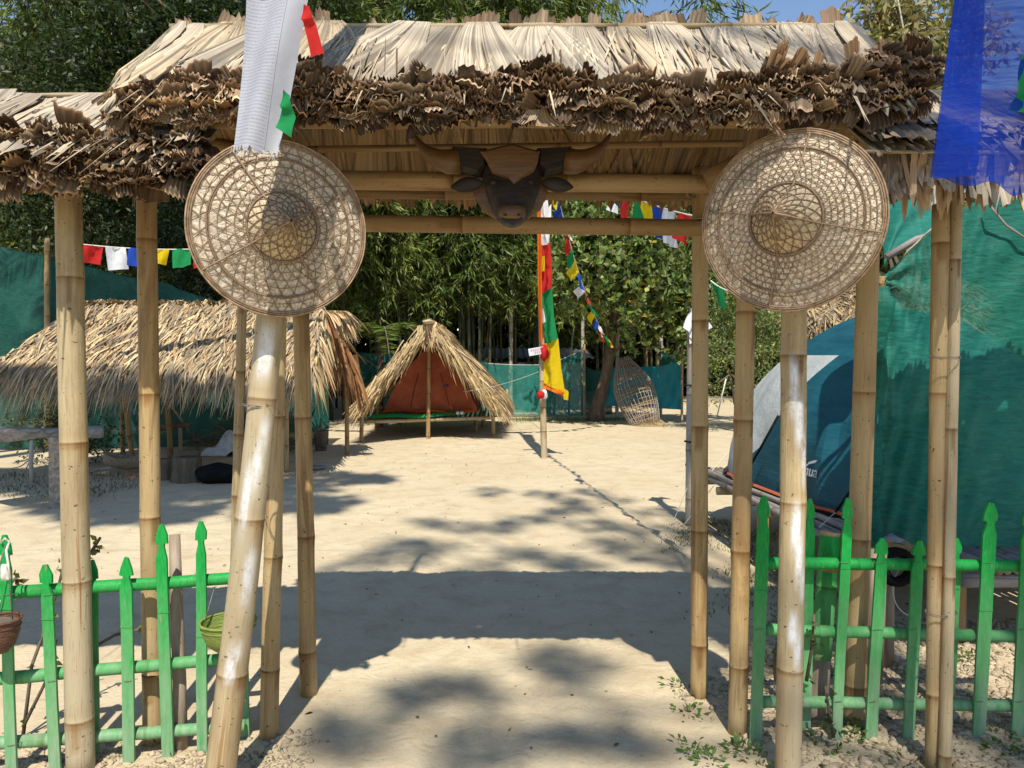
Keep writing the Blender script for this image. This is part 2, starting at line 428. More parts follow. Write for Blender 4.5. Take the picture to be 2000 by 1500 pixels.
M['tent_white'] = basic('white tent fabric', (.50, .54, .52), (.64, .67, .65), 4., .7, .2, 'obj', .02, 5., .3)
M['black'] = basic('black rubber', (.005, .005, .005), (.014, .014, .014), 20., .8, .1)
M['greymetal'] = basic('dull grey metal', (.22, .22, .22), (.36, .36, .35), 9., .55, .4)
M['concrete'] = basic('grey concrete', (.28, .29, .28), (.42, .43, .41), 6., .9, .1)
M['ropemat'] = basic('pale cord', (.55, .52, .45), (.7, .67, .6), 40., .8, .1)
M['wire'] = basic('thin wire', (.10, .09, .08), (.2, .18, .16), 40., .6, .3)
M['weave_green'] = basic('green woven plastic', (.13, .18, .03), (.25, .30, .07), (40, 40, 160), .5, .3, 'obj', .006)
M['weave_brown'] = basic('brown woven cane', (.075, .03, .02), (.16, .075, .045), (60, 60, 140), .55, .3, 'obj', .008)
M['pot'] = basic('dirty clay', (.11, .09, .07), (.2, .165, .13), 14., .9, .1, 'obj', .01)

def mk_ground():
    m, t = nm('sandy earth'); g = nd(t, 'ShaderNodeNewGeometry').outputs[0]
    def w_(s): 
        mp = nd(t, 'ShaderNodeMapping'); mp.inputs[3].default_value = (s, s, s); t.links.new(g, mp.inputs[0]); return mp.outputs[0]
    big = noise(t, w_(.55), 1, 5, .6, .4); mid = noise(t, w_(4.), 1, 6, .65, .3); fine = noise(t, w_(70.), 1, 5, .7); speck = noise(t, w_(38.), 1, 2, .5)
    foot = noise(t, w_(9.), 1, 3, .5, 1.2)
    col = mixrgb(t, ramp(t, big, .35, .68), (.505, .412, .268), (.56, .475, .322))
    col = mixrgb(t, ramp(t, mid, .45, .75), col, (.42, .325, .205))
    col = mixrgb(t, ramp(t, fine, .52, .78), col, (.37, .29, .19))
    col = mixrgb(t, ramp(t, speck, .73, .77), col, (.16, .115, .07))
    ad = nd(t, 'ShaderNodeMath', operation='ADD'); mu = nd(t, 'ShaderNodeMath', operation='MULTIPLY'); mu.inputs[1].default_value = .16
    t.links.new(fine, mu.inputs[0]); t.links.new(mu.outputs[0], ad.inputs[0]); t.links.new(foot, ad.inputs[1])
    ad2 = nd(t, 'ShaderNodeMath', operation='ADD'); t.links.new(ad.outputs[0], ad2.inputs[0]); t.links.new(mid, ad2.inputs[1])
    return finish(t, m, col, .95, .06, ad2.outputs[0], .011)
M['ground'] = mk_ground()

def mk_hatleaf():
    m, t = nm('dry leaf under lattice')
    n1 = noise(t, coords(t, 'tuv', (170, 14, 0)), 1.0, 5, .65, .3)
    n2 = noise(t, coords(t, 'obj', 9.), 1.0, 4, .6)
    col = mixrgb(t, ramp(t, n1, .36, .62), (.31, .23, .15), (.78, .67, .51))
    col = mixrgb(t, ramp(t, n2, .50, .78), col, (.52, .47, .39))
    col = mixrgb(t, 1.0, col, colattr(t), 'MULTIPLY')
    return finish(t, m, col, .7, .2, n1, .003, .08)
M['hatleaf'] = mk_hatleaf()

def mk_picket():
    m, t = nm('green paint on bamboo'); geo = nd(t, 'ShaderNodeNewGeometry')
    sep = nd(t, 'ShaderNodeSeparateXYZ'); t.links.new(geo.outputs[0], sep.inputs[0])
    nz = noise(t, coords(t, 'obj', (40, 40, 6)), 1, 6, .7); n2 = noise(t, coords(t, 'obj', (120, 120, 30)), 1, 4, .65)
    # dried mud splashed up from the bare earth: a coating with a ragged edge
    h = nd(t, 'ShaderNodeMapRange'); h.inputs[1].default_value = .70; h.inputs[2].default_value = .0; t.links.new(sep.outputs[2], h.inputs[0])
    ad = nd(t, 'ShaderNodeMath', operation='MULTIPLY'); t.links.new(h.outputs[0], ad.inputs[0]); t.links.new(ramp(t, nz, .18, .62), ad.inputs[1])
    pw = nd(t, 'ShaderNodeMath', operation='MULTIPLY'); pw.inputs[1].default_value = .85; t.links.new(ad.outputs[0], pw.inputs[0])
    col = mixrgb(t, ramp(t, n2, .3, .75), (.004, .20, .032), (.010, .33, .058))
    col = mixrgb(t, ramp(t, nz, .62, .74), col, (.02, .22, .06))
    chip = noise(t, coords(t, 'obj', (75, 75, 16)), 1, 5, .65, .5)
    col = mixrgb(t, ramp(t, chip, .64, .69), col, (.22, .19, .11))
    col = mixrgb(t, pw.outputs[0], col, (.30, .35, .25))
    col = mixrgb(t, 1.0, col, colattr(t), 'MULTIPLY')
    return finish(t, m, col, .6, .25, nz, .0015)
M['picket'] = mk_picket()

def mk_print(name, base, ink):
    m, t = nm(name)
    at = nd(t, 'ShaderNodeAttribute', attribute_name='tuv').outputs[1]
    sep = nd(t, 'ShaderNodeSeparateXYZ'); t.links.new(at, sep.inputs[0])
    wob = noise(t, coords(t, 'tuv', (4, 5, 1)), 1, 2, .5); wm = nd(t, 'ShaderNodeMath', operation='MULTIPLY_ADD'); wm.inputs[1].default_value = .022; t.links.new(wob, wm.inputs[0]); t.links.new(sep.outputs[1], wm.inputs[2])
    ln = nd(t, 'ShaderNodeMath', operation='MULTIPLY'); ln.inputs[1].default_value = 46 * 2 * math.pi; t.links.new(wm.outputs[0], ln.inputs[0])
    sn = nd(t, 'ShaderNodeMath', operation='SINE'); t.links.new(ln.outputs[0], sn.inputs[0])
    line = ramp(t, sn.outputs[0], -.1, .35)
    mp = nd(t, 'ShaderNodeMapping'); mp.inputs[3].default_value = (110, 46 * 2.3, 1); t.links.new(at, mp.inputs[0])
    ch = ramp(t, noise(t, mp.outputs[0], 1, 3, .65), .44, .58)
    mr = nd(t, 'ShaderNodeMapRange'); mr.inputs[1].default_value = .70; mr.inputs[2].default_value = .68; t.links.new(sep.outputs[0], mr.inputs[0])
    m1 = nd(t, 'ShaderNodeMath', operation='MULTIPLY'); t.links.new(line, m1.inputs[0]); t.links.new(ch, m1.inputs[1])
    m2 = nd(t, 'ShaderNodeMath', operation='MULTIPLY'); t.links.new(m1.outputs[0], m2.inputs[0]); t.links.new(mr.outputs[0], m2.inputs[1])
    # ruled border line right of the text
    b1 = nd(t, 'ShaderNodeMath', operation='SUBTRACT'); b1.inputs[1].default_value = .715; t.links.new(sep.outputs[0], b1.inputs[0])
    b2 = nd(t, 'ShaderNodeMath', operation='ABSOLUTE'); t.links.new(b1.outputs[0], b2.inputs[0])
    b3 = nd(t, 'ShaderNodeMath', operation='LESS_THAN'); b3.inputs[1].default_value = .006; t.links.new(b2.outputs[0], b3.inputs[0])
    mx = nd(t, 'ShaderNodeMath', operation='MAXIMUM'); t.links.new(m2.outputs[0], mx.inputs[0]); t.links.new(b3.outputs[0], mx.inputs[1])
    m4 = nd(t, 'ShaderNodeMath', operation='MULTIPLY'); m4.inputs[1].default_value = .6; t.links.new(mx.outputs[0], m4.inputs[0])
    n = noise(t, coords(t, 'obj', 5.), 1, 5, .6)
    b = mixrgb(t, ramp(t, n, .35, .75), base, tuple(k * .82 for k in base))
    return finish(t, m, mixrgb(t, m4.outputs[0], b, ink), .85, .1, n, .006, .3)
M['print'] = mk_print('printed white prayer cloth', (.52, .53, .59), (.14, .15, .22))

# ------------------------------------------------------------------ bamboo pole
def bamboo(mb, p0, p1, r0, r1=None, sp=.32, ph=None, bend=0., n=14, cap=True, paint=None, bdir=None):
    p0, p1 = V(p0), V(p1); r1 = r1 if r1 is not None else r0 * .88
    L = (p1 - p0).length; d = (p1 - p0).normalized(); ph = random.uniform(0, sp) if ph is None else ph
    nodes = []; q = ph
    while q < L: nodes.append(q); q += sp * random.uniform(.82, 1.18)
    ls = {0., L}
    k = 0.
    while k < L: ls.add(k); k += .05 if paint else .10
    for q in nodes:
        for e in (-.12, -.085, -.055, -.03, -.011, -.004, .0, .005, .012, .03):
            if 0 < q + e < L: ls.add(q + e)
    ls = sorted(ls); side = V(bdir) if bdir is not None else V((random.uniform(-1, 1), random.uniform(-1, 1), random.uniform(-1, 1)))
    side = (side - d * side.dot(d)); side = side.normalized() if side.length > 1e-4 else V((1, 0, 0))
    kink = {q: random.uniform(-1, 1) * .003 for q in nodes}
    drip = {q: [(random.random(), random.uniform(.03, .09), random.uniform(.02, .13), random.uniform(.5, .85)) for _ in range(random.randint(1, 4))] for q in nodes}; els = []
    pts, rad, col = [], [], []
    for l in ls:
        t = l / L; r = r0 * (1 - t) + r1 * t; c = 1.0; tint = (1, 1, 1)
        near = min(nodes, key=lambda q: abs(q - l)) if nodes else 99
        e = l - near if nodes else 99
        if abs(e) < .0045: r *= 1.045; tint = (.58, .47, .37)
        elif -.02 < e < 0: r *= 1.022; tint = (.80, .70, .58)
        elif 0 < e < .02: r *= 1.02; tint = (1.04, 1.02, .98)
        elif abs(e) < .04: r *= 1.008; tint = (.95, .92, .88)
        els.append((near, e))
        pts.append(p0 + d * l + side * (bend * math.sin(math.pi * t) + kink.get(near, 0) * (1 - min(1, abs(e) / .1))))
        rad.append(r); col.append(tint)
    def vcol(i, u, c):
        near, e = els[i]
        if -.14 < e < .004:
            for u0, wd, ln_, k in drip.get(near, ()):
                if -ln_ < e and min(abs(u - u0), 1 - abs(u - u0)) < wd: return (c[0] * k, c[1] * k * .86, c[2] * k * .72)
        return c
    mb.tube(pts, rad, n, col, cap, paint, vcol)
def pole(name, p0, p1, r0, r1=None, mat='bamboo', parent=None, **kw):
    mb = MB(); bamboo(mb, p0, p1, r0, r1, **kw); return mb.build(name, M[mat], parent)

# ------------------------------------------------------------------ the ground
mb = MB()
mb.grid(lambda u, v_: V(((u - .5) * 160, -40 + v_ * 130, 0)), 4, 4)
tag(mb.build('ground', M['ground'], None, False), 'bare pale sandy earth of the yard', 'ground', kind='structure')

# soil lumps at the foot of both fences
def clods(n, fn, rmin, rmax):
    p = np.array([fn() for _ in range(n)]); parts = []
    bv = np.array([(1, 0, 0), (-1, 0, 0), (0, 1, 0), (0, -1, 0), (0, 0, 1), (0, 0, -1)], float)
    bf = np.array([(0, 2, 4), (2, 1, 4), (1, 3, 4), (3, 0, 4), (2, 0, 5), (1, 2, 5), (3, 1, 5), (0, 3, 5)])
    # one subdivision
    vs = [tuple(q) for q in bv]; fs = []
    cache = {}
    def midp(a, b):
        k = (min(a, b), max(a, b))
        if k not in cache:
            q = (np.array(vs[a]) + np.array(vs[b])) / 2; q /= np.linalg.norm(q); vs.append(tuple(q)); cache[k] = len(vs) - 1
        return cache[k]
    for a, b, c in bf:
        ab, bc, ca = midp(a, b), midp(b, c), midp(c, a)
        fs += [(a, ab, ca), (ab, b, bc), (ca, bc, c), (ab, bc, ca)]
    vs = np.array(vs); fs = np.array(fs)
    r = rmin + (rmax - rmin) * rng.random(n) ** 3.5
    v = vs[None] * (1 + rng.normal(size=(n, len(vs), 1)) * .34) * (r[:, None, None] * (1 + rng.random((n, 1, 3)) * .6))
    v[..., 2] *= .62; v += p[:, None, :]; v[..., 2] += r[:, None] * .15
    f = fs[None] + (np.arange(n) * len(vs))[:, None, None]
    c = np.repeat(jt(n, (1, .98, .95), .12, .02)[:, None], len(vs), 1)
    return v.reshape(-1, 3), f.reshape(-1, 3), c.reshape(-1, 3), np.zeros((n * len(vs), 3))
def right_bed():
    while True:
        x = random.uniform(.62, 3.2); y = random.uniform(2.3, 4.3)
        e = .78 + .10 * math.sin(y * 5) + max(0, (y - 3.3)) * .5
        if x > e and random.random() < min(1, (x - e) * 2.5 + .12): return (x, y, 0)
def left_bed():
    while True:
        x = random.uniform(-2.6, -.75); y = random.uniform(2.45, 3.02)
        if random.random() < min(1, abs(3.05 - y) * 3): return (x, y, 0)
v, f, c, t_ = join([clods(13000, right_bed, .002, .019), clods(4500, left_bed, .002, .013)])
tag(link_mesh('soil_clods', v, f, c, t_, M['soil']), 'crumbly soil dug over along the feet of both green fences', 'soil', kind='stuff')

def sprig(acc, x, y, n, size, colr):
    p = np.zeros((n, 3)); p[:, 0] = x + rng.normal(size=n) * size * .9; p[:, 1] = y + rng.normal(size=n) * size * .9; p[:, 2] = .004 + rng.random(n) * size * .8
    d = np.stack([p[:, 0] - x + rng.normal(size=n) * .01, p[:, 1] - y + rng.normal(size=n) * .01, rng.random(n) * size], 1)
    acc.append(leaves(p, d, size * rng.uniform(.5, 1.1, n), size * .45, jt(n, colr)))
acc = []
for _ in range(150):
    x, y, _z = right_bed() if random.random() < .8 else left_bed()
    sprig(acc, x, y, random.randint(6, 16), random.uniform(.012, .035), (.10, .15, .035) if random.random() < .7 else (.16, .13, .05))
for px, py in ((1350, 1470), (1385, 1490), (1345, 1395), (1440, 1465), (1470, 1480), (1640, 1420), (1660, 1440), (1960, 1470), (1890, 1295), (1330, 1345)):
    g = G(px, py); sprig(acc, g.x, g.y, 26, .035, (.11, .19, .04))
v, f, c, t_ = join(acc)
tag(link_mesh('weeds', v, f, c, t_, M['leaf']), 'tiny green weeds sprouting in the dug soil', 'weeds', kind='stuff')
# short grass under the tent platform, by the far nets and along the left shade
acc = []
def tuft(x, y, n, spread, h, colr):
    p = np.zeros((n, 3)); p[:, 0] = x + rng.normal(size=n) * spread; p[:, 1] = y + rng.normal(size=n) * spread
    d = rng.normal(size=(n, 3)) * .5; d[:, 2] = 1
    acc.append(leaves(p, d, h * rng.uniform(.5, 1.2, n), .008, jt(n, colr)))
for _ in range(110): tuft(random.gauss(1.75, .22), random.uniform(4.0, 6.9), 26, .07, .028, (.13, .14, .04))
for _ in range(70): tuft(random.uniform(-.1, 3.0), random.gauss(17.6, .25), 30, .15, .07, (.12, .17, .04))
for _ in range(50): tuft(random.uniform(-6.6, -4.4), random.uniform(8.0, 9.6), 26, .16, .06, (.10, .11, .035))
v, f, c, t_ = join(acc)
tag(link_mesh('grass', v, f, c, t_, M['leaf']), 'thin short grass beside the tent platform and the far nets', 'grass', kind='stuff')
# fallen leaves and litter on the yard
n = 650
p = np.zeros((n, 3)); p[:, 0] = rng.uniform(-5, 3, n); p[:, 1] = 2.6 + 14 * rng.random(n) ** 1.3; p[:, 2] = .006
d = rng.normal(size=(n, 3)); d[:, 2] *= .12
v, f, c, t_ = leaves(p, d, rng.uniform(.012, .045, n), rng.uniform(.005, .014, n), jt(n, (.20, .13, .06), .4))
tag(link_mesh('leaf_litter', v, f, c, np.zeros_like(v), M['leaf']), 'scattered dry leaf litter on the pale earth', 'leaf litter', kind='stuff')

# ------------------------------------------------------------------ the gateway
gate = thing('bamboo_gateway', 'tall bamboo entrance gateway with a shaggy palm leaf roof, highest of the thatched structures', 'gateway', (0, 3.05, 0))
def paint_left(u, l):
    s = 0.
    for zc, hz, uc, du, k in ((1.55, .085, .53, .09, 1.), (1.27, .065, .61, .055, .8), (1.17, .08, .57, .055, .9), (1.06, .11, .475, .05, .95), (.80, .09, .60, .06, .9), (.50, .055, .52, .06, 1.), (.56, .03, .58, .05, .6)):
        s = max(s, k * math.exp(-((l - zc) / hz) ** 4 - ((u - uc) / du) ** 4))
    return s * .68
def paint_right(u, l):
    s = 0.
    for zc, hz, uc, du, k in ((1.42, .10, .45, .05, 1.), (1.30, .09, .52, .05, 1.), (1.17, .08, .60, .04, .9), (.93, .08, .49, .055, 1.), (.82, .08, .54, .05, 1.), (.73, .05, .60, .04, .8), (.57, .05, .47, .055, .9), (.50, .06, .54, .05, .8)):
        s = max(s, k * math.exp(-((l - zc) / hz) ** 4 - ((u - uc) / du) ** 4))
    return s * .9

def pp(px0, py0, D0, px1, py1, D1): return P(px0, py0, D0), P(px1, py1, D1)
def gpost(top, D_top, base, D_base, r0, r1, mat='bamboo', ext=0., **kw):
    """post from its foot in the earth up through a seen upper point"""
    b = P(base[0], base[1], D_base); t2 = P(top[0], top[1], D_top); d = (t2 - b).normalized()
    b2 = b + d * ((-.03 - b.z) / d.z); top2 = t2 + d * ext
    return b2, top2, r0, r1
def add_post(par, nm_, top, Dt, base, Db, r0, r1, mat='bamboo', ext=0., lab=None, **kw):
    b, t2, r0, r1 = gpost(top, Dt, base, Db, r0, r1, mat, ext)
    o = pole(nm_, b, t2, r0, r1, mat, par, **kw)
    if lab: o['label'] = lab
    return o
o = add_post(gate, 'post', (540, 470), 2.62, (432, 1480), 2.55, .0515, .044, 'bamboo_pale', .1, 'thick leaning front post smeared with white paint', paint=paint_left, n=32, sp=.47, ph=.46, bend=.012, bdir=(1, 0, 0))
add_post(gate, 'post', (548, 330), 3.0, (525, 1440), 2.97, .036, .034, 'bamboo', .0, None, n=18, sp=.50, ph=.30)
add_post(gate, 'post', (583, 330), 3.42, (603, 1365), 3.35, .038, .034, 'bamboo', .0, None, n=18, sp=.47, ph=.22)
add_post(gate, 'post', (480, 330), 3.2, (452, 1380), 3.2, .021, .019, 'bamboo_pale', .0, None, n=12, sp=.3)
add_post(gate, 'post', (1552, 330), 2.72, (1539, 1480), 2.68, .045, .043, 'bamboo_pale', .0, 'straight thick front post with two white paint smears', paint=paint_right, n=32, sp=.57, ph=.42, bend=.006, bdir=(1, 0, 0))
add_post(gate, 'post', (1462, 330), 3.02, (1440, 1435), 3.0, .0375, .036, 'bamboo', .0, None, n=18, sp=.46, ph=.30)
add_post(gate, 'post', (1368, 330), 3.38, (1365, 1365), 3.33, .037, .035, 'bamboo', .0, None, n=18, sp=.43, ph=.26)

# cross beams under the roof
def beam(a, b, r, mat='bamboo_dark', par=gate, name='beam', **kw): return pole(name, a, b, r, r * .95, mat, par, **kw)
beam(P(640, 352, 2.95), P(1445, 360, 2.95), .036, sp=.5)
beam(P(640, 378, 3.42), P(1440, 384, 3.42), .022, sp=.45)
beam(P(690, 436, 3.34), P(1450, 446, 3.34), .037, sp=.62)
beam(P(590, 292, 3.22), P(1450, 280, 3.22), .014, sp=.5)
beam(P(1378, 352, 2.9), P(1550, 262, 2.9), .034, name='brace', sp=.5)
beam(P(620, 330, 3.1), P(420, 285, 3.1), .030, name='brace', sp=.5)
beam(V((-1.1, 2.62, 2.29)), V((1.2, 2.62, 2.29)), .026, sp=.45)
beam(V((-1.2, 3.52, 2.30)), V((1.25, 3.52, 2.30)), .022, sp=.45)
beam(V((-1.28, 3.05, 2.72)), V((1.3, 3.05, 2.72)), .03, sp=.45)

# roof: pleated palm leaves over two slopes
RX0, RX1, RY, RZ = -1.30, 1.33, 3.05, 2.742
FE = V((0, 2.43, 2.275)); BE = V((0, 3.60, 2.265))
def slope_frame(ridge, eave):
    d = (eave - ridge); L = d.length; d.normalize(); n = V((1, 0, 0)).cross(d); n = n if n.z > 0 else -n
    return d, n, L
def thatch_slope(fans, x0, x1, ry, rz, eave, step, lay=3, amp=.006, base=(1, .98, .94), over=1.0, flare=0., droop=.03, start=.0, wid=.40):
    rd = V((0, ry, rz)); d, n, L = slope_frame(rd, eave)
    xs = []
    for k in range(lay):
        x = x0 - .05 + step * k / lay
        while x < x1 + .05: xs.append((x, k)); x += step * random.uniform(.8, 1.2)
    random.shuffle(xs)
    for x, k in xs:
        xx = min(max(x + random.uniform(-.04, .04), x0), x1)
        o = V((xx, ry, rz)) + n * (.006 + .018 * k + random.uniform(0, .012)) - d * random.uniform(-.01, .04)
        gx = (xx - (x0 + x1) / 2) / ((x1 - x0) / 2)
        tn = random.choice([(1.0, .97, .94), (.84, .82, .80), (1.06, .99, .88), (.92, .86, .78), (.98, .89, .76), (.76, .73, .70), (1.02, 1.0, .98)])
        kf = random.uniform(.86, 1.08); tn = [a * b * kf for a, b in zip(tn, base)]
        skew = random.gauss(0, .09) + flare * gx * 2
        dd = (d + V((skew, 0, 0))).normalized(); sd = V((1, 0, 0)); sd = (sd - dd * sd.dot(dd)).normalized()
        fans.fan(o, dd, sd, n, L * over * random.uniform(.93, 1.05), wid * random.uniform(.7, 1.35), pl=17, rows=8, amp=amp * random.uniform(.7, 1.2), spread=random.uniform(.7, 1.0),
                 bend=random.gauss(0, .055) + flare * gx, curl=random.uniform(-.01, .03), droop=droop, tint=tn, taper=random.uniform(.2, .4), slit=.13)
fr = Fans(); thatch_slope(fr, RX0 + .04, RX1 - .03, RY, RZ, FE, .17, 3, .0085, flare=.03, wid=.40, over=.90)
# leaves that splay past both gable ends
d_, n_, L_ = slope_frame(V((0, RY, RZ)), FE)
for sx, xx in ((-1, RX0), (1, RX1)):
    for k in range(6):
        fr.fan(V((xx + .12 * -sx * random.random(), RY, RZ)) + n_ * (.02 + .008 * k), d_, V((1, 0, 0)), n_, L_ * random.uniform(.9, 1.05), .36, 13, 7, .008, .8, sx * random.uniform(.08, .24), .0, .03, (1, .96, .88))
def loose(fans, x0, x1, ry, rz, eave, n, tint=(1, .97, .92)):
    d, nn, L = slope_frame(V((0, ry, rz)), eave); t = rng.random(n) * .55; x = rng.uniform(x0, x1, n)
    b = np.stack([x, np.full(n, ry), np.full(n, rz)], 1) + np.array(d)[None] * (t * L)[:, None] + np.array(nn)[None] * rng.uniform(.035, .055, n)[:, None]
    sk = np.repeat(rng.normal(size=n // 10 + 1) * .08, 10)[:n] + rng.normal(size=n) * .03
    dd = np.array(d)[None] + np.array([[1., 0, 0]]) * sk[:, None]
    tn = np.array([(1.1, 1.05, .95), (.8, .78, .75), (.45, .4, .35), (.98, .88, .72), (.3, .25, .2), (1.2, 1.15, 1.05)])[rng.integers(0, 6, n)] * np.array(tint)[None]
    fans.p.append(strips(b, dd, np.repeat(np.array(nn)[None], n, 0) + rng.normal(size=(n, 3)) * .25, rng.uniform(.25, .6, n), rng.uniform(.004, .010, n), 4, rng.uniform(-.02, .03, n), tn, 'tip'))
loose(fr, RX0 + .05, RX1 - .03, RY, RZ, FE, 260)
fr.clampy(RX0 + .01, RX1 + .01, RY, FE.y, .07, .12); fr.build('thatch_front', M['palmleaf'], gate)
bk = Fans(); thatch_slope(bk, RX0, RX1, RY, RZ - .03, BE, .17, 3, .009, (1, 1, 1), 1.03, .02, .03, wid=.36)
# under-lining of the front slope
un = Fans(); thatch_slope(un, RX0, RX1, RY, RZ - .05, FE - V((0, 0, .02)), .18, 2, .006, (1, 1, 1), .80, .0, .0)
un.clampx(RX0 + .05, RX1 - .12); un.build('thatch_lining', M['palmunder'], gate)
def fringe(fans, x0, x1, eave, d, n, tiers, step, Ls=(.04, .085), up=4., dn=-26., band=.075, dark=1.0, back=.05):
    """cut pleated leaf ends bunched along the eave, seen end on"""
    for k in range(tiers):
        q = k / max(1, tiers - 1); x = x0 + random.uniform(0, step)
        while x < x1:
            lump = .020 * math.sin(x * 7.3 + 1) + .016 * math.sin(x * 17.1) + (.09 * max(0, min(1, (x - .85) / .4)) if x0 > -2 else 0)
            o = V((x, eave.y + back + random.uniform(-.02, .05), eave.z + band * (.62 - q) + lump * (1 - q * .75) + random.uniform(-.015, .015)))
            e = R(up + (dn - up) * q + random.gauss(0, 13)); az = random.gauss(0, .34)
            dd = V((math.sin(az) * math.cos(e), -math.cos(az) * math.cos(e), math.sin(e)))
            sd = V((1, 0, 0)) + V((0, random.gauss(0, .3), random.gauss(0, .28))); sd = (sd - dd * sd.dot(dd)).normalized(); nn = dd.cross(sd)
            tn = random.choice([(.75, .66, .58), (.5, .42, .36), (.40, .32, .27), (.62, .5, .4), (.9, .82, .7), (.34, .27, .23), (.56, .42, .3)])
            kf = dark * random.uniform(.8, 1.15) * (1.5 if -1.35 < x < -.78 and x0 > -2 else 1.); tn = [a * kf for a in tn]
            fans.fan(o, dd, sd, nn, random.uniform(*Ls), random.uniform(.05, .13), pl=random.randint(3, 7), rows=5, wavy=True, lip=random.choice((.006, -.006, .004)), amp=random.uniform(.003, .0075), spread=.6, bend=random.uniform(-.02, .02),
                     curl=random.uniform(-.05, .05), droop=random.uniform(0, .012), tint=tn, taper=.6, rag=.045, edge=3.4)
            x += step * random.uniform(.6, 1.4)
ff = Fans(); d_, n_, L_ = slope_frame(V((0, RY, RZ)), FE)
fringe(ff, RX0 + .03, RX1 - .02, FE + V((0, 0, .036)), d_, n_, 12, .034, (.035, .072), dark=.56)
for k in range(14):     # tall curled leaf ends that stand up near the right end
    x = random.uniform(.78, 1.18); o = V((x, FE.y + .05, FE.z + .08)); dd = V((random.uniform(-.2, .5), -.35, random.uniform(.5, 1.0))).normalized(); sd = V((1, .2, -.2)).normalized(); sd = (sd - dd * sd.dot(dd)).normalized()
    ff.fan(o, dd, sd, dd.cross(sd), random.uniform(.07, .15), random.uniform(.03, .055), 4, 5, .006, .5, 0, random.uniform(-.05, .05), 0, (.75, .58, .42), .5, .05, 1.2, True)
for k in range(22):
    x = random.uniform(RX0, RX1); o = V((x, FE.y + .06, FE.z + .06)); dd = V((random.uniform(-.6, .6), -.5, random.uniform(.1, .7))).normalized(); sd = V((1, .2, -.2)).normalized(); sd = (sd - dd * sd.dot(dd)).normalized()
    ff.fan(o, dd, sd, dd.cross(sd), random.uniform(.05, .10), random.uniform(.025, .06), 3, 5, .004, .5, 0, random.uniform(-.05, .05), 0, (.6, .48, .38), .5, .05, 1.2, True)
# long leaf tips hanging below the fringe
fh = ff
for k in range(14):
    x = random.uniform(RX0 + .05, .85); o = V((x, FE.y + .02, FE.z + .0)); dd = V((random.uniform(-.35, .35), .12, -1)).normalized(); sd = V((1, random.uniform(-.3, .3), 0)).normalized(); sd = (sd - dd * sd.dot(dd)).normalized()
    fh.fan(o, dd, sd, dd.cross(sd), random.uniform(.03, .075), random.uniform(.05, .15), 7, 4, .004, .7, random.uniform(-.05, .05), .02, 0, random.choice([(.9, .85, .78), (.7, .6, .5), (.55, .45, .36)]), .4, .06, 1.2, True)
bf = Fans(); db, nb, Lb = slope_frame(V((0, RY, RZ)), BE)
for k in range(46):
    x = random.uniform(RX0, RX1); o = V((x, BE.y - .04, BE.z + .04)); dd = (db + V((random.uniform(-.3, .3), 0, -.5))).normalized(); sd = (V((1, 0, 0)) - dd * dd.x).normalized()
    bf.fan(o, dd, sd, dd.cross(sd), random.uniform(.07, .13), random.uniform(.08, .2), 6, 3, .006, .7, 0, 0, 0, random.choice([(.9, .8, .7), (.7, .6, .5)]), .5, .15)
bk.p += bf.p; bk.clampx(RX0, RX1); bk.build('thatch_back', M['palmunder'], gate)
# leaf stubs over the ridge
rt = ff
x = RX0 + .02
while x < RX1 - .02:
    if random.random() < .78:
        dd = V((random.uniform(-.35, .35), random.uniform(-.1, .5), 1)).normalized(); sd = (V((1, 0, 0)) - dd * dd.x).normalized()
        rt.fan(V((x, RY + .02, RZ + .0)), dd, sd, dd.cross(sd), random.uniform(.075, .135), random.uniform(.045, .09), 4, 4, .006, .1, random.uniform(-.02, .02), 0, 0,
               random.choice([(.95, .88, .78), (.7, .58, .48), (.5, .4, .32)]), 1.0, .06)
    x += random.uniform(.03, .075)
ff.build('leaf_fringe', M['fringe'], gate)
pole('ridge_pole', V((RX0 - .02, RY - .035, RZ + .026)), V((RX1 + .01, RY - .035, RZ + .030)), .012, .011, 'bamboo_pale', gate, sp=.38, n=8)
pole('batten', P(250, 166, 2.52), P(470, 158, 2.52), .009, .008, 'bamboo_pale', gate, sp=.4, n=7)
# wire lashings round the leaning post
for py, dx in ((790, 0), (793, 0)):
    mb = MB(); c = P(506, py, 2.60); mb.tube([c + V((math.cos(a) * .054 - .004, math.sin(a) * .054, .004 * math.sin(a * 2))) for a in [i * math.pi / 10 for i in range(21)]], .0016, 5); mb.build('lashing', M['wire'], gate)
mb = MB(); mb.tube([P(455, 789, 2.75), P(470, 792, 2.56), P(540, 793, 2.56), P(556, 822, 2.85)], .0015, 5)
mb.build('lashing', M['wire'], gate)

for px, py, D, r in ((1367, 442, 3.36, .052), (1368, 358, 3.30, .056), (1459, 361, 3.0, .056), (590, 440, 3.38, .052), (586, 355, 3.30, .056)):
    mb = MB(); c = P(px, py, D)
    mb.tube([c + V((math.cos(a) * r, math.sin(a) * r, .030 * math.sin(a * .5 + .6) + .022 * math.cos(a * 1.07))) for a in [i * math.pi / 8 for i in range(66)]], .0028, 5, cap=False); mb.build('lashing', M['cane'], gate)

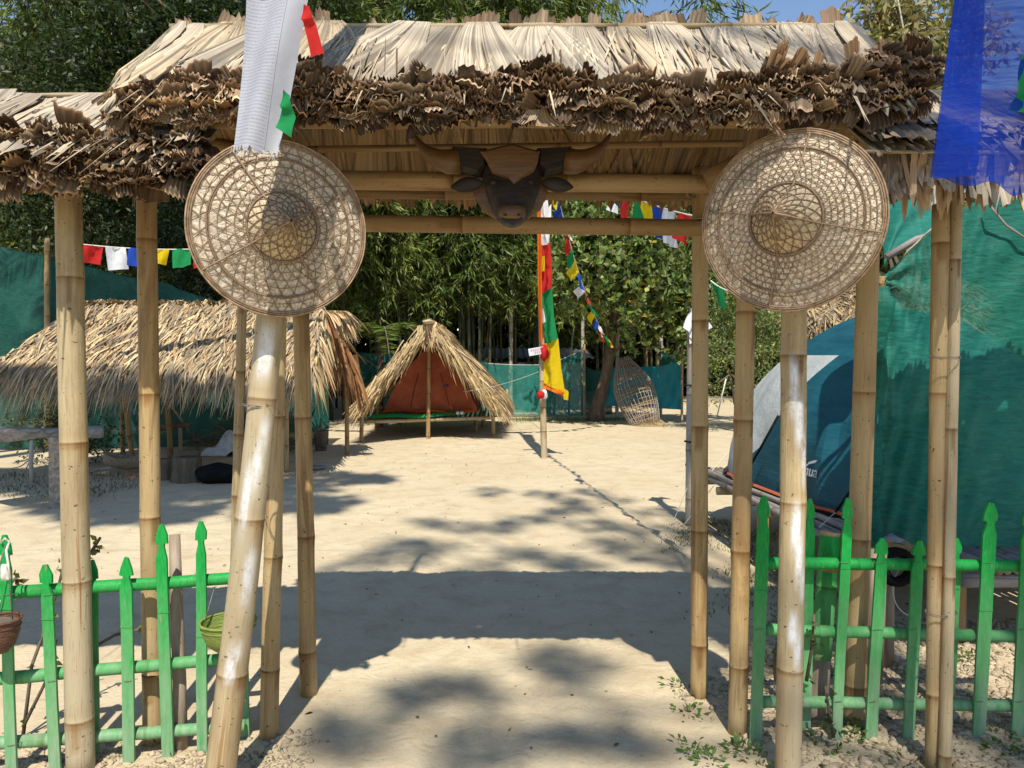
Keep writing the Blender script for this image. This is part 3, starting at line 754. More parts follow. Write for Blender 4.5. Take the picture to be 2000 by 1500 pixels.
# ------------------------------------------------------------------ low thatched canopies on both sides
def canopy(name, label, x0, x1, ry, rz, eave, back, posts, smooth):
    o = thing(name, label, 'canopy', ((x0 + x1) / 2, ry, 0))
    a = Fans(); thatch_slope(a, x0, x1, ry, rz, eave, .17, 3, .006, (1, .98, .95), 1.04 if smooth else 1.0, .0, .03 if not smooth else .0, wid=.38)
    d, n, L = slope_frame(V((0, ry, rz)), eave)
    if smooth:
        # leaves bend over the batten and hang straight down
        x = x0
        while x < x1:
            dd = (d * .35 + V((random.uniform(-.12, .12), -.05, -1))).normalized(); sd = (V((1, 0, 0)) - dd * dd.x).normalized()
            a.fan(V((x, eave.y + .06, eave.z + .05)) + n * random.uniform(.0, .02), dd, sd, n, random.uniform(.13, .23), random.uniform(.12, .26), 10, 5, .006, .7, random.uniform(-.04, .04), 0, 0, random.choice([(1, .96, .88), (.85, .78, .68), (.7, .6, .5)]), .5, .12)
            x += .035
    loose(a, x0, x1, ry, rz, eave, 130); a.clampx(x0, x1); a.build('thatch_front', M['palmleaf'], o)
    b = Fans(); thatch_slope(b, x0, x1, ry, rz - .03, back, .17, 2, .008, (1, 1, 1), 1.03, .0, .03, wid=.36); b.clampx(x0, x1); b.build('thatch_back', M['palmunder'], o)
    e = Fans()
    if smooth:
        n_e = 420; b_ = np.stack([rng.uniform(x0, x1, n_e), eave.y + .03 + rng.uniform(-.03, .05, n_e), eave.z - .02 + rng.uniform(-.05, .03, n_e)], 1); d_e = np.stack([rng.normal(size=n_e) * .14, rng.normal(size=n_e) * .1, -np.ones(n_e)], 1)
        e.p.append(strips(b_, d_e, np.repeat(np.array([[0, -1., .2]]), n_e, 0) + rng.normal(size=(n_e, 3)) * .4, rng.uniform(.06, .16, n_e), rng.uniform(.010, .034, n_e), 3, 0., np.array([(1.2, 1.1, .95), (.8, .68, .55), (.5, .4, .32), (1.0, .85, .66)])[rng.integers(0, 4, n_e)], 'tip'))
    else: fringe(e, x0, x1, eave, d, n, 13, .036, (.05, .095), 2., -30., .10, .62)
    e.build('leaf_fringe', M['fringe'], o)
    pole('ridge_pole', V((x0, ry - .02, rz + .03)), V((x1, ry - .02, rz + .03)), .009, .008, 'bamboo_pale', o, sp=.4, n=7)
    beam(V((x0, ry - .3, rz - .30)), V((x1, ry - .3, rz - .30)), .022, 'bamboo', o)
    for q in posts: add_post(o, 'post', *q[:6], mat=q[6], n=18, sp=.54, ph=q[7], lab=q[8])
    return o
cl = canopy('thatched_canopy', 'low thatched canopy with curled dark leaf ends, left of the gateway', -3.0, -1.02, 2.95, 2.45, V((0, 2.47, 2.135)), V((0, 3.30, 2.26)),
    [((133, 365), 2.78, (157, 1480), 2.72, .0475, .044, 'bamboo_pale', .22, None), ((286, 345), 2.96, (299, 1420), 2.93, .038, .036, 'bamboo', .30, None)], False)
cr = canopy('thatched_canopy', 'low thatched canopy with smooth hanging leaves, right of the gateway', 1.17, 3.1, 2.95, 2.46, V((0, 2.50, 2.16)), V((0, 3.30, 2.24)),
    [((1698, 420), 3.12, (1667, 1440), 3.10, .044, .042, 'bamboo', .18, None), ((1838, 400), 2.80, (1822, 1490), 2.74, .027, .030, 'bamboo', .3, None), ((1868, 370), 2.79, (1845, 1490), 2.70, .0225, .020, 'bamboo_pale', .1, 'thin pale cane tied to the thicker post')], True)
pole('batten', P(1690, 296, 2.47), P(2040, 298, 2.47), .006, .006, 'bamboo_pale', cr, sp=.4, n=7)
for py in (696, 699, 1195, 1198):
    mb = MB(); c = P(1845 if py < 900 else 1838, py, 2.74); mb.tube([c + V((math.cos(a) * .055, math.sin(a) * .036, .003 * math.sin(a))) for a in [i * math.pi / 10 for i in range(21)]], .0015, 5); mb.build('lashing', M['wire'], cr)
pole('batten', P(165, 362, 2.62), P(268, 352, 2.75), .006, .005, 'bamboo_pale', cl, sp=.6, n=6)

# ------------------------------------------------------------------ woven hats
def hat(label, centre, R0, tilt, yaw, roll, light):
    o = thing('woven_hat', label, 'hat', centre, 'wide woven hats hung on the gateway')
    rot = Matrix.Rotation(yaw, 3, 'Z') @ Matrix.Rotation(R(90) + tilt, 3, 'X') @ Matrix.Rotation(roll, 3, 'Z')
    r1 = R0 * .385
    def h(r):
        if r > r1: return max(0, 1 - (r - r1) / (R0 - r1)) ** 1.15 * R0 * .17
        q = r / r1; return R0 * .17 + (1 - max(0, q) ** 1.15) * R0 * .50
    def pt(r, th, off=0.): return V(centre) + rot @ V((r * math.cos(th), r * math.sin(th), h(r) + off))
    mb = MB()
    mb.grid(lambda u, v_: pt(r1 + (R0 - r1) * v_, 2 * math.pi * u, .002 * math.sin(u * 200)), 120, 9, lambda u, v_: (1 if light else .86,) * 3); mb.build('brim', M['hatleaf'], o)
    mb = MB(); mb.grid(lambda u, v_: pt(r1 * (1 - v_ * .985), 2 * math.pi * u, .001 * math.sin(u * 200)), 90, 9, lambda u, v_: (.9, .84, .74)); mb.build('crown', M['hatleaf'], o)
    mb = MB(); K = 44 if light else 32
    for sgn in (1, -1):
        for k in range(K):
            th0 = 2 * math.pi * (k + random.uniform(-.12, .12)) / K
            pts = []
            for i in range(13):
                q = i / 12; r = R0 * .99 * (1 - q) + r1 * q; pts.append(pt(r, th0 + sgn * .62 * math.log(R0 / r), .004 + .001 * sgn))
            mb.tube(pts, .0014 if not light else .0012, 4, cap=False, col=(random.uniform(.7, 1.25),) * 3)
    nr = 10 if light else 7
    for i in range(nr):
        r = r1 + (R0 - r1) * (i + .5) / nr; mb.tube([pt(r, a * 2 * math.pi / 60, .0045) for a in range(61)], .0016, 4, cap=False)
    for sgn in (1, -1):
        for k in range(18):
            th0 = 2 * math.pi * k / 18
            mb.tube([pt(max(.004, r1 * (1 - i / 10)), th0 + sgn * 1.2 * i / 10, .004) for i in range(11)], .0017, 4, cap=False, col=(.8, .8, .8))
    for k in range(4):
        th0 = k * math.pi / 2 + .35
        mb.tube([pt(max(.002, R0 * .98 * (1 - i / 18)), th0, .006) for i in range(19)], .0034, 5, cap=False)
    for r in (r1 * .33, r1 * .66): mb.tube([pt(r, a * 2 * math.pi / 40, .0045) for a in range(41)], .0016, 4, cap=False)
    mb.build('lattice', M['cane'], o)
    mb = MB()
    for dr, z in ((0, 0), (-.004, .006), (.003, .005), (-.010, .005)):
        mb.tube([pt(R0 + dr, a * 2 * math.pi / 72, z + .002 * math.sin(a * 1.3 + dr * 900)) for a in range(73)], .0032, 6, cap=False, col=(random.uniform(.8, 1.25),) * 3)
    mb.build('rim', M['cane'], o)
    for rr, wd in ((r1 * 1.02, .0036), (R0 * .80, .0032)):
        mb = MB(); mb.tube([pt(rr, a * 2 * math.pi / 60, .006) for a in range(61)], wd, 6, cap=False, col=(.75, .75, .75)); mb.build('ring', M['cane'], o)
    # cord that hangs it from the roof frame
    mb = MB(); top = pt(R0 * .97, math.pi / 2 - roll, 0.); mb.tube([top, top + V((0, .12, .12))], .003, 5); mb.build('hanging_cord', M['wire'], o)
    return o
hat('wide woven hat with sparse hexagonal lattice, hung on the left posts', P(546, 447, 2.50), .279, R(1), R(27), .2, False)
hat('wide woven hat with dense pale worn lattice, hung on the right posts', P(1543, 432, 2.50), .287, R(1), R(-34), 1.0, True)

# ------------------------------------------------------------------ carved buffalo head
bh = thing('buffalo_head', 'carved dark wooden buffalo head with spread horns under the gateway roof', 'carving', P(1000, 360, 2.86))
BD = 2.88
def bp(px, py, d=0.): return P(px, py, BD - d)
mb = MB()
secs = [(292, 55, .05), (306, 58, .07), (330, 60, .09), (352, 58, .11), (372, 52, .125), (392, 46, .135), (410, 39, .14), (428, 31, .14), (440, 17, .12), (445, 6, .10)]
def headf(u, v_):
    q = v_ * (len(secs) - 1); i = min(int(q), len(secs) - 2); k = q - i
    py = secs[i][0] * (1 - k) + secs[i + 1][0] * k; hw = secs[i][1] * (1 - k) + secs[i + 1][1] * k; dp = secs[i][2] * (1 - k) + secs[i + 1][2] * k
    a = math.pi * u
    return bp(1000 - math.cos(a) * hw, py, max(0, math.sin(a)) ** .8 * dp)
mb.grid(headf, 20, 18); hd = mb.build('head', M['carve_dark'], bh)
def plate(name, pts, d, th, mat, par=bh, bev=.12, smooth=False):
    mb = MB(); mb.prism([bp(x, y, d) for x, y in pts], V((0, -th, 0)), bevel=bev); return mb.build(name, M[mat], par, smooth)
plate('back_board', [(920, 345), (926, 385), (945, 415), (972, 430), (1028, 430), (1055, 412), (1070, 378), (1066, 345)], -.02, .03, 'carve_light')
plate('forehead', [(938, 298), (1000, 283), (1054, 298), (1050, 320), (1042, 338), (1022, 349), (1004, 368), (992, 352), (962, 340), (950, 316)], .085, .03, 'carve_light', hd)
for s in (-1, 1):
    X = lambda x: 1000 + s * (x - 1000)
    plate('horn_base', [(X(1048), 296), (X(1114), 292), (X(1118), 318), (X(1112), 334), (X(1062), 346), (X(1046), 332)], .0, .075, 'carve_dark', bh, .2)
    mb = MB()
    pts = [bp(X(1104), 314, .035), bp(X(1125), 316, .04), bp(X(1145), 310, .04), bp(X(1165), 298, .035), bp(X(1180), 282, .03), bp(X(1192), 262, .02)]
    mb.tube(pts, [.050, .046, .036, .025, .014, .004], 12); mb.build('horn', M['carve_light'], bh)
    mb = MB(); c = bp(X(1088), 361, .06)
    mb.grid(lambda u, v_: c + Matrix.Rotation(s * R(9), 3, 'Y') @ V((s * (v_ - .5) * .125, math.sin(2 * math.pi * u) * .018 * max(0, math.sin(math.pi * v_)) ** .7, math.cos(2 * math.pi * u) * .028 * max(0, math.sin(math.pi * min(1, v_ * 1.02))) ** .7)), 12, 10)
    mb.build('ear', M['carve_dark'], bh)
    mb = MB(); mb.ell(bp(X(1036), 356, .098), (.012, .009, .010)); mb.build('eye', M['carve_dark'], hd)
mb = MB()
mb.grid(lambda u, v_: bp(1000 + 27 * math.copysign(abs(math.cos(2 * math.pi * u)) ** .6, math.cos(2 * math.pi * u)) * (1 - v_ * .35 if v_ < .99 else 0), 414 - 17 * math.copysign(abs(math.sin(2 * math.pi * u)) ** .7, math.sin(2 * math.pi * u)) * (1 - v_ * .35 if v_ < .99 else 0), .115 + .05 * math.sin(v_ * math.pi / 2)), 24, 5)
mz = mb.build('muzzle', M['carve_light'], bh)
for s in (-1, 1):
    mb = MB(); mb.ell(bp(1000 + s * 13, 420, .158), (.010, .008, .006)); mb.build('nostril', M['carve_dark'], mz)
plate('lower_lip', [(976, 430), (1000, 434), (1024, 430), (1014, 440), (1000, 446), (986, 440)], .10, .05, 'carve_dark', bh, .2)

# ------------------------------------------------------------------ green picket fences
def picket_mesh(base, top, wd, head=1.0, th=.011):
    b, t = V(base), V(top); up = (t - b); H = up.length; up.normalize(); sd = V((1, 0, 0)); sd = (sd - up * sd.dot(up)).normalized(); nn = sd.cross(up)
    w2 = wd / 2; j = lambda: random.uniform(-.0025, .0025)
    prof = [(w2 * .98, 0), (w2 * 1.0, H * .35), (w2 * .98, H * .62), (w2 * .98, H - .125 * head), (w2 * .56, H - .083 * head), (w2 * .56, H - .072 * head), (w2 * 1.08, H - .071 * head), (w2 * .96, H - .04 * head), (w2 * .34, H - .002)]
    right = [(x + j(), z + j()) for x, z in prof]; left = [(-x + j(), z + j()) for x, z in prof][::-1]
    pts = [b + sd * x + up * z for x, z in right + left]
    mb = MB(); mb.prism(pts, nn * th * (-1 if nn.y > 0 else 1), bevel=0.0); 
    # shallow ridge of the split cane's node
    q = random.uniform(.45, .75) * H
    mb.box(b + up * q + V((0, -th * 1.02, 0)), (wd * .98, .004, .006))
    return mb
def fence(label, rails, pickets, Dl, Dr, x0, x1):
    Df = lambda px: Dl + (Dr - Dl) * (px - x0) / (x1 - x0)
    cx = P((x0 + x1) / 2, 1300, Df((x0 + x1) / 2))
    o = thing('picket_fence', label, 'fence', (cx.x, cx.y, 0))
    for (ax, ay), (bx, by), tn in rails:
        mb = MB(); bamboo(mb, P(ax, ay, Df(ax)), P(bx, by, Df(bx)), .0235, .0225, .35, n=14)
        mb.c = [tuple(np.array(q) ** .4) for q in mb.c]; mb.build('rail', M['picket'], o)
    for (tx, ty), (bx, by), wd, back, hs in pickets:
        dd = .05 if back else -.028
        b = P(bx, by, Df(bx) + dd); t = P(tx, ty, Df(tx) + dd)
        b.z = max(b.z, -.03) if b.z > -.03 else b.z
        d = (t - b).normalized(); b = b + d * ((-.02 - b.z) / d.z)
        picket_mesh(b, t, wd, hs).build('picket', M['picket'], o, False)
    for (tx, ty), (bx, by), wd, back, hs in pickets:
        for (ax, ay), (cx_, cy_), tn in rails:
            k = ((ay - ty) / (by - ty)); px = tx + (bx - tx) * k; c = P(px, ay, Df(px) + (-.036 if not back else .0))
            if random.random() < .6: mb = MB(); mb.tube([c + V((-.024, .02, .004)), c + V((-.012, -.006, .0)), c + V((.012, -.006, .003)), c + V((.024, .02, 0))], .0011, 4); mb.build('tie_wire', M['wire'], o)
    return o
fence('faded green picket fence left of the gateway path',
      [((-60, 1162), (476, 1128), 0), ((-60, 1330), (478, 1284), 0), ((-60, 1455), (478, 1418), 0)],
      [((12, 1043), (24, 1500), .041, 0, 1.0), ((91, 1101), (110, 1500), .042, 0, .95), ((182, 1093), (187, 1500), .037, 1, .95), ((248, 1087), (253, 1498), .043, 0, .95),
       ((316, 1022), (331, 1500), .041, 0, 1.05), ((394, 1017), (397, 1480), .038, 0, 1.0), ((470, 1090), (478, 1480), .043, 1, 1.0)], 2.70, 2.92, 0, 480)
fence('bright green picket fence right of the gateway path',
      [((1478, 1099), (2080, 1106), 0), ((1474, 1229), (2080, 1246), 0), ((1470, 1370), (2080, 1380), 0)],
      [((1491, 968), (1475, 1448), .046, 0, 1.1), ((1581, 972), (1572, 1450), .038, 1, 1.1), ((1655, 972), (1632, 1452), .039, 0, 1.1), ((1722, 1050), (1698, 1455), .046, 0, .85),
       ((1794, 1053), (1772, 1450), .045, 0, .85), ((1867, 1050), (1848, 1460), .038, 1, .85), ((1934, 980), (1908, 1460), .052, 0, 1.05), ((2008, 988), (1985, 1458), .050, 0, 1.05)], 2.97, 3.0, 1480, 2000)

# stake and stump behind the fences
mb = MB(); a, b = G(352, 1462), P(341, 1044, 3.0)
mb.tube([a + V((0, 0, -.02)), a.lerp(b, .3) + V((.004, 0, 0)), a.lerp(b, .7), b], [.028, .025, .024, .021], 12); o = mb.build('wooden_stake', M['wood'], None, True, (a.x, a.y, 0))
tag(o, 'brown wooden stake standing behind the left green fence', 'stake')
a, b = P(1592, 1470, 3.12), P(1622, 1038, 3.14); a.z = -.03
st = thing('bamboo_stump', 'thick cut bamboo stump with peeling green paint behind the right fence', 'post', (a.x, a.y, 0))
mb = MB(); bamboo(mb, a.lerp(b, 0), a.lerp(b, .35), .043, .041, .5, 1.0, n=16); mb.build('bare_foot', M['wood'], st)
mb = MB(); bamboo(mb, a.lerp(b, .35), a.lerp(b, .80), .041, .040, .33, .30, n=16); mb.build('painted_shaft', M['picket'], st)
mb = MB(); bamboo(mb, a.lerp(b, .80), a.lerp(b, .855), .0395, .0395, .5, 1.0, n=16); mb.build('bare_band', M['bamboo'], st)
mb = MB(); d = (b - a).normalized()
bamboo(mb, a.lerp(b, .855), a.lerp(b, .98), .041, .040, .5, 1.0, n=16, cap=False); mb.build('painted_top', M['picket'], st)
mb = MB(); mb.tube([a.lerp(b, .98), b, b - d * .002, a.lerp(b, .94)], [.0405, .0405, .034, .034], 16, cap=True); mb.build('cut_rim', M['bamboo_pale'], st)

# ------------------------------------------------------------------ hanging baskets
def basket(name, label, c, rx, h, mat, strings, group=None):
    o = thing(name, label, 'basket', c)
    mb = MB(); prof = [(.02 * rx, -h), (rx * .45, -h * .97), (rx * .74, -h * .75), (rx * .92, -h * .4), (rx, 0)]
    mb.lathe(prof, c, 30); mb.lathe([(rx * .97, 0), (rx * .9, -h * .4), (rx * .7, -h * .73), (rx * .4, -h * .9), (.02, -h * .9)], c, 30); mb.build('bowl', M[mat], o)
    mb = MB(); mb.tube([V(c) + V((math.cos(a) * rx, math.sin(a) * rx, 0)) for a in [i * math.pi / 15 for i in range(31)]], .005, 6, cap=False)
    for k in range(1, 5): mb.tube([V(c) + V((math.cos(a) * rx * (.55 + .45 * (1 - (k / 5) ** 1.7)), math.sin(a) * rx * (.55 + .45 * (1 - (k / 5) ** 1.7)), -h * k / 5.2)) for a in [i * math.pi / 15 for i in range(31)]], .0022, 4, cap=False)
    mb.build('rim', M[mat], o)
    mb = MB()
    for q in strings: mb.tube(q, .0022, 5)
    mb.build('hanging_cord', M['wire'], o)
    return o
c = P(446, 1213, 2.76)
basket('woven_basket', 'yellow green woven half basket hung behind the leaning post', c, .097, .108, 'weave_green', [[c + V((-.085, 0, 0)), P(418, 1150, 2.80)], [c + V((.075, 0, 0)), P(478, 1160, 2.85)]])
c = P(-4, 1210, 2.60)
ob = basket('woven_basket', 'dark brown woven pot basket hung on the leftmost picket', c, .070, .115, 'weave_brown', [[c + V((.05, 0, 0)), P(14, 1100, 2.62), P(14, 1062, 2.64)], [c + V((-.05, 0, 0)), P(10, 1066, 2.63)]])
mb = MB(); mb.lathe([(.066, -.015), (.03, .0), (.001, .004)], c, 20, noise if False else (1, 1, 1)); mb.build('soil', M['pot'], ob)

# ------------------------------------------------------------------ long prayer banners in front of the gateway
def cloth(name, quad, mat, par, nu=14, nv=24, amp=.012, k=3.0, ragged=0., ph=0.):
    tl, tr, br, bl = [V(q) for q in quad]; n = (tr - tl).cross(bl - tl).normalized(); mb = MB(); rr = [random.uniform(-1, 1) * ragged for _ in range(nu + 1)]
    def fn(u, v_):
        p = (tl * (1 - u) + tr * u) * (1 - v_) + (bl * (1 - u) + br * u) * v_
        q = p + n * amp * (math.sin(k * u * math.pi + 1.7 * v_ + ph) + .5 * math.sin(2.3 * k * u + 4 * v_ + ph))
        if v_ > .99: q = q + (bl - tl).normalized() * rr[int(u * nu + .5)]
        return q
    mb.grid(fn, nu, nv); return mb.build(name, mat if not isinstance(mat, str) else M[mat], par)
wf = thing('prayer_banner', 'long white printed prayer banner with red and green ribbons before the roof', 'prayer flag', P(520, 150, 2.15))
a, b, c, d = P(482, -20, 2.16), P(606, -20, 2.16), P(537, 300, 2.14), P(454, 287, 2.14)
cloth('printed_cloth', (a, b, c, d), 'print', wf, 20, 40, .017, 2.1, .01)
ap = V((-.46, 2.16, 5.2))
mb = MB(); mb.grid(lambda u, v_: ap.lerp(a.lerp(b, u), v_) + V((0, .012 * math.sin(5 * u), 0)), 12, 12); mb.build('gathered_top', M['white'], wf)
def ribbon(px, mat, par, D):
    mb = MB(); pts = [(P(l[0], l[1], D), P(r_[0], r_[1], D)) for l, r_ in px]; m = len(pts) - 1
    def fn(u, v_):
        q = v_ * m; i = min(int(q + 1e-6), m - 1); k = q - i; l = pts[i][0].lerp(pts[i + 1][0], k); r_ = pts[i][1].lerp(pts[i + 1][1], k); return l.lerp(r_, u) + V((0, .008 * math.sin(3 * u + 9 * v_), 0))
    mb.grid(fn, 6, m * 5); return mb.build('ribbon', M[mat], par)
ribbon([((593, 8), (604, 10)), ((586, 38), (612, 38)), ((592, 42), (618, 50)), ((607, 112), (634, 106))], 'red', wf, 2.13)
ribbon([((553, 175), (566, 186)), ((546, 205), (570, 208)), ((551, 214), (577, 230)), ((537, 248), (570, 270))], 'green', wf, 2.13)
mb = MB()
for k in range(34):
    u = random.random(); p = d.lerp(c, u); mb.tube([p + V((0, 0, .005)), p + V((random.uniform(-.01, .02), random.uniform(-.004, .004), -random.uniform(.006, .026)))], .0006, 3, cap=False)
mb.build('frayed_hem', M['white'], wf)
mb = MB(); mb.tube([ap, ap + V((0, 0, .02))], .006, 6); mb.build('knot', M['ropemat'], wf)
bfl = thing('prayer_banner', 'long translucent blue gauze prayer banner hanging before the right side canopy', 'prayer flag', P(1930, 150, 2.12))
bl_, br_ = P(1822, 345, 2.14), P(2050, 392, 2.14); tl_, tr_ = P(1866, -20, 2.16), P(2062, -20, 2.16)
mb = MB()
def bfn(u, v_):
    p = (tl_ * (1 - u) + tr_ * u) * (1 - v_) + (bl_ * (1 - u) + br_ * u) * v_
    f = math.exp(-((u - .30) / .09) ** 2)
    return p + V((0, .022 * math.sin(7.5 * u + .7 * v_) - .03 * f, .012 * math.sin(17 * u) * (v_ > .97)))
mb.grid(bfn, 40, 40); mb.build('gauze', M['gauze_blue'], bfl)
mb = MB(); fold = [(1826, 345), (1862, 120), (1870, -20)]
mb.grid(lambda u, v_: (P(1867, -20, 2.13).lerp(P(1826, 348, 2.12), v_)).lerp(P(1925, -20, 2.12).lerp(P(1902, 345, 2.11), v_), u) + V((0, .012 * math.sin(3 * u + 2 * v_), 0)), 12, 26)
mb.build('folded_edge', M['gauze_blue'], bfl)
apr = V((1.43, 2.16, 5.1)); mb = MB(); mb.grid(lambda u, v_: apr.lerp(tl_.lerp(tr_, u), v_) + V((0, .02 * math.sin(7 * u), 0)), 14, 10); mb.build('gathered_top', M['gauze_blue'], bfl)
ribbon([((1996, 110), (2030, 105)), ((1985, 180), (2040, 190)), ((1972, 215), (2045, 232))], 'green', bfl, 2.13)
mb = MB(); mb.tube([V((-8.55, 1.62, 6.0))] + [V((-.46 + (1.43 + .46) * i / 8, 2.16, 5.2 - .1 * i / 8 - .06 * math.sin(math.pi * i / 8))) for i in range(9)] + [V((7.6, 13.72, 4.3))], .003, 5)
o = mb.build('banner_cord', M['ropemat'], None, True, (0, 2.16, 3.5)); tag(o, 'cord stretched high across the entrance carrying the white and blue banners', 'cord')

# ------------------------------------------------------------------ strings of small prayer flags
FC = ['blue', 'white', 'red', 'green', 'yellow']
def flag_string(label, pts, n, size, order=0, skip=(), sag=0., tilt=.25, drop=1.0, rev=False):
    p0, p1 = V(pts[0]), V(pts[-1]); o = thing('prayer_flag_string', label, 'bunting', p0, 'strings of small prayer flags over the yard')
    def at(t): return p0.lerp(p1, t) - V((0, 0, sag * 4 * t * (1 - t)))
    mb = MB(); mb.tube([at(i / 40) for i in range(41)], .006, 4); mb.build('cord', M['ropemat'], o)
    for k in range(n):
        if k in skip: continue
        t0 = (k + .04) / n; t1 = t0 + .90 / n; a, b = at(t0), at(t1); wd = (b - a).length
        if wd > size * 1.25: b = a + (b - a) * (size * 1.2 / wd)
        sw = V((random.uniform(-tilt, tilt), random.uniform(-tilt, tilt), 0)) * size; dn = V((0, 0, -size * drop * random.uniform(.85, 1.15)))
        cloth('flag', (a, b, b + dn + sw, a + dn + sw + V((random.uniform(-.04, .04), 0, random.uniform(-.04, .04)))), FC[((-k if rev else k) + order) % 5], o, 5, 5, size * .08, 2.5, 0, random.uniform(0, 6))
    return o
TOP = V((.36, 11.3, 5.2))
flag_string('string of prayer flags over the long thatched shelter, left of the hats', [P(160, 477, 8.6), P(160, 477, 8.6).lerp(P(980, 330, 10.2), .60) - V((0, 0, .384))], 13, .25, 2, (), .144, .2, .85, True)
flag_string('string of prayer flags from the flagpole forward to the right back corner of the gateway', [TOP, V((1.42, 3.9, 2.16))], 27, .23, 1, (), .45)
flag_string('narrow twisted string of prayer flags from the flagpole down to the leafy tree', [TOP, P(1190, 668, 15.1)], 20, .26, 0, (), .55, .5, .62)
flag_string('two green and blue prayer flags tied above the blue dome tent', [P(1388, 548, 6.2), P(1470, 560, 6.0)], 3, .19, 3, (1,), .06, .15, 1.1)
flag_string('string of prayer flags strung high from the flagpole to the far left trees', [TOP, V((-6.4, 12.6, 5.6))], 20, .28, 2, (), .7)

# ------------------------------------------------------------------ the flagpole
fb = P(1063, 896, 11.15); fb.z = 0
fp = thing('flagpole', 'slim bamboo flagpole with a long red, green and yellow banner', 'flagpole', fb)
def fpx(py, D=11.15): return P(1063 - 12 * (895 - py) / 500, py, D)
pole('pole', fb - V((0, 0, .1)), TOP, .048, .030, 'bamboo_pale', fp, sp=.42, n=12)
def band(name, rows, mat, D=11.1, ph=0.): 
    mb = MB(); pts = [(P(l, y, D), P(r_, y2, D)) for l, y, r_, y2 in rows]; m = len(pts) - 1
    def fn(u, v_):
        q = v_ * m; i = min(int(q + 1e-6), m - 1); k = q - i; return pts[i][0].lerp(pts[i + 1][0], k).lerp(pts[i][1].lerp(pts[i + 1][1], k), u) + V((0, .035 * math.sin(4 * u + 2.5 * v_ + ph), 0))
    mb.grid(fn, 8, m * 6); return mb.build(name, M[mat], fp)
band('blue_panel', [(1052, 250, 1080, 250), (1054, 380, 1076, 380)], 'blue')
band('white_panel', [(1055, 378, 1077, 378), (1056, 430, 1076, 430), (1057, 480, 1072, 478)], 'white')
band('red_panel', [(1057, 478, 1074, 474), (1058, 520, 1078, 520), (1058, 574, 1078, 562)], 'red', 11.08)
band('green_panel', [(1058, 574, 1078, 562), (1061, 640, 1082, 620), (1068, 672, 1090, 662)], 'green', 11.09)
band('yellow_panel', [(1062, 672, 1090, 661), (1062, 720, 1096, 720), (1062, 750, 1104, 768)], 'yellow', 11.1)
band('orange_hem', [(1062, 748, 1098, 762), (1063, 758, 1100, 774)], 'orange', 11.08)
band('yellow_tail', [(1100, 758, 1110, 764), (1101, 780, 1110, 782)], 'yellow', 11.08)
band('orange_edge', [(1049, 380, 1056, 380), (1051, 560, 1058, 560), (1054, 668, 1060, 668)], 'orange', 11.06)
band('yellow_patch', [(1059, 500, 1064, 500), (1058, 530, 1064, 530)], 'yellow', 11.04)
band('white_ribbon', [(1055, 604, 1061, 602), (1060, 632, 1066, 628)], 'white', 11.04)
mb = MB(); mb.box(P(1047, 686, 11.05), (.215, .02, .105), Matrix.Rotation(R(-10), 3, 'Y')); sb = mb.build('sign_board', M['white'], fp, False)
mb = MB()
rt_ = Matrix.Rotation(R(-10), 3, 'Y')
for row, zz, mt in ((0, .018, 'r'), (1, -.022, 'b')):
    for k in range(5 if row == 0 else 3):
        cx = -.07 + k * .032 + row * .05
        c = P(1047, 686, 11.05) + rt_ @ V((cx, -.0125, zz)); mb.box(c, (.005, .002, .026), rt_); mb.box(c + rt_ @ V((.008, 0, .011)), (.018, .002, .005), rt_); mb.box(c + rt_ @ V((.010, 0, -.004)), (.006, .002, .014), rt_)
mb.build('lettering', basic('faded pink ink', (.6, .12, .16), (.5, .16, .2), 9.), sb, False)
mb = MB(); mb.ell(P(1056, 771, 11.0), (.058, .05, .058)); mb.build('red_ball', M['red'], fp)
mb = MB(); mb.ell(P(1064, 770, 11.04), (.04, .04, .07), noise=.2); mb.build('white_knot', M['white'], fp)
mb = MB(); mb.ell(P(1063, 689, 11.06), (.06, .05, .11), noise=.3); mb.build('red_knot', M['red'], fp)
def cord(label, pts, r=.004, mat='ropemat', sag=0.):
    mb = MB(); a, b = V(pts[0]), V(pts[1]); mb.tube([a.lerp(b, i / 12) - V((0, 0, sag * 4 * (i / 12) * (1 - i / 12))) for i in range(13)], r, 5)
    o = mb.build('guy_rope', M[mat], None, True, a); tag(o, label, 'rope'); return o
cord('pale guy rope from the thatched hut to the flagpole', [P(905, 765, 13.5), P(1062, 722, 11.2)], .004, 'ropemat', .05)
cord('dark guy rope from the flagpole down to the far net', [P(1060, 842, 11.2), P(1005, 785, 17.0)], .003, 'wire', .05)

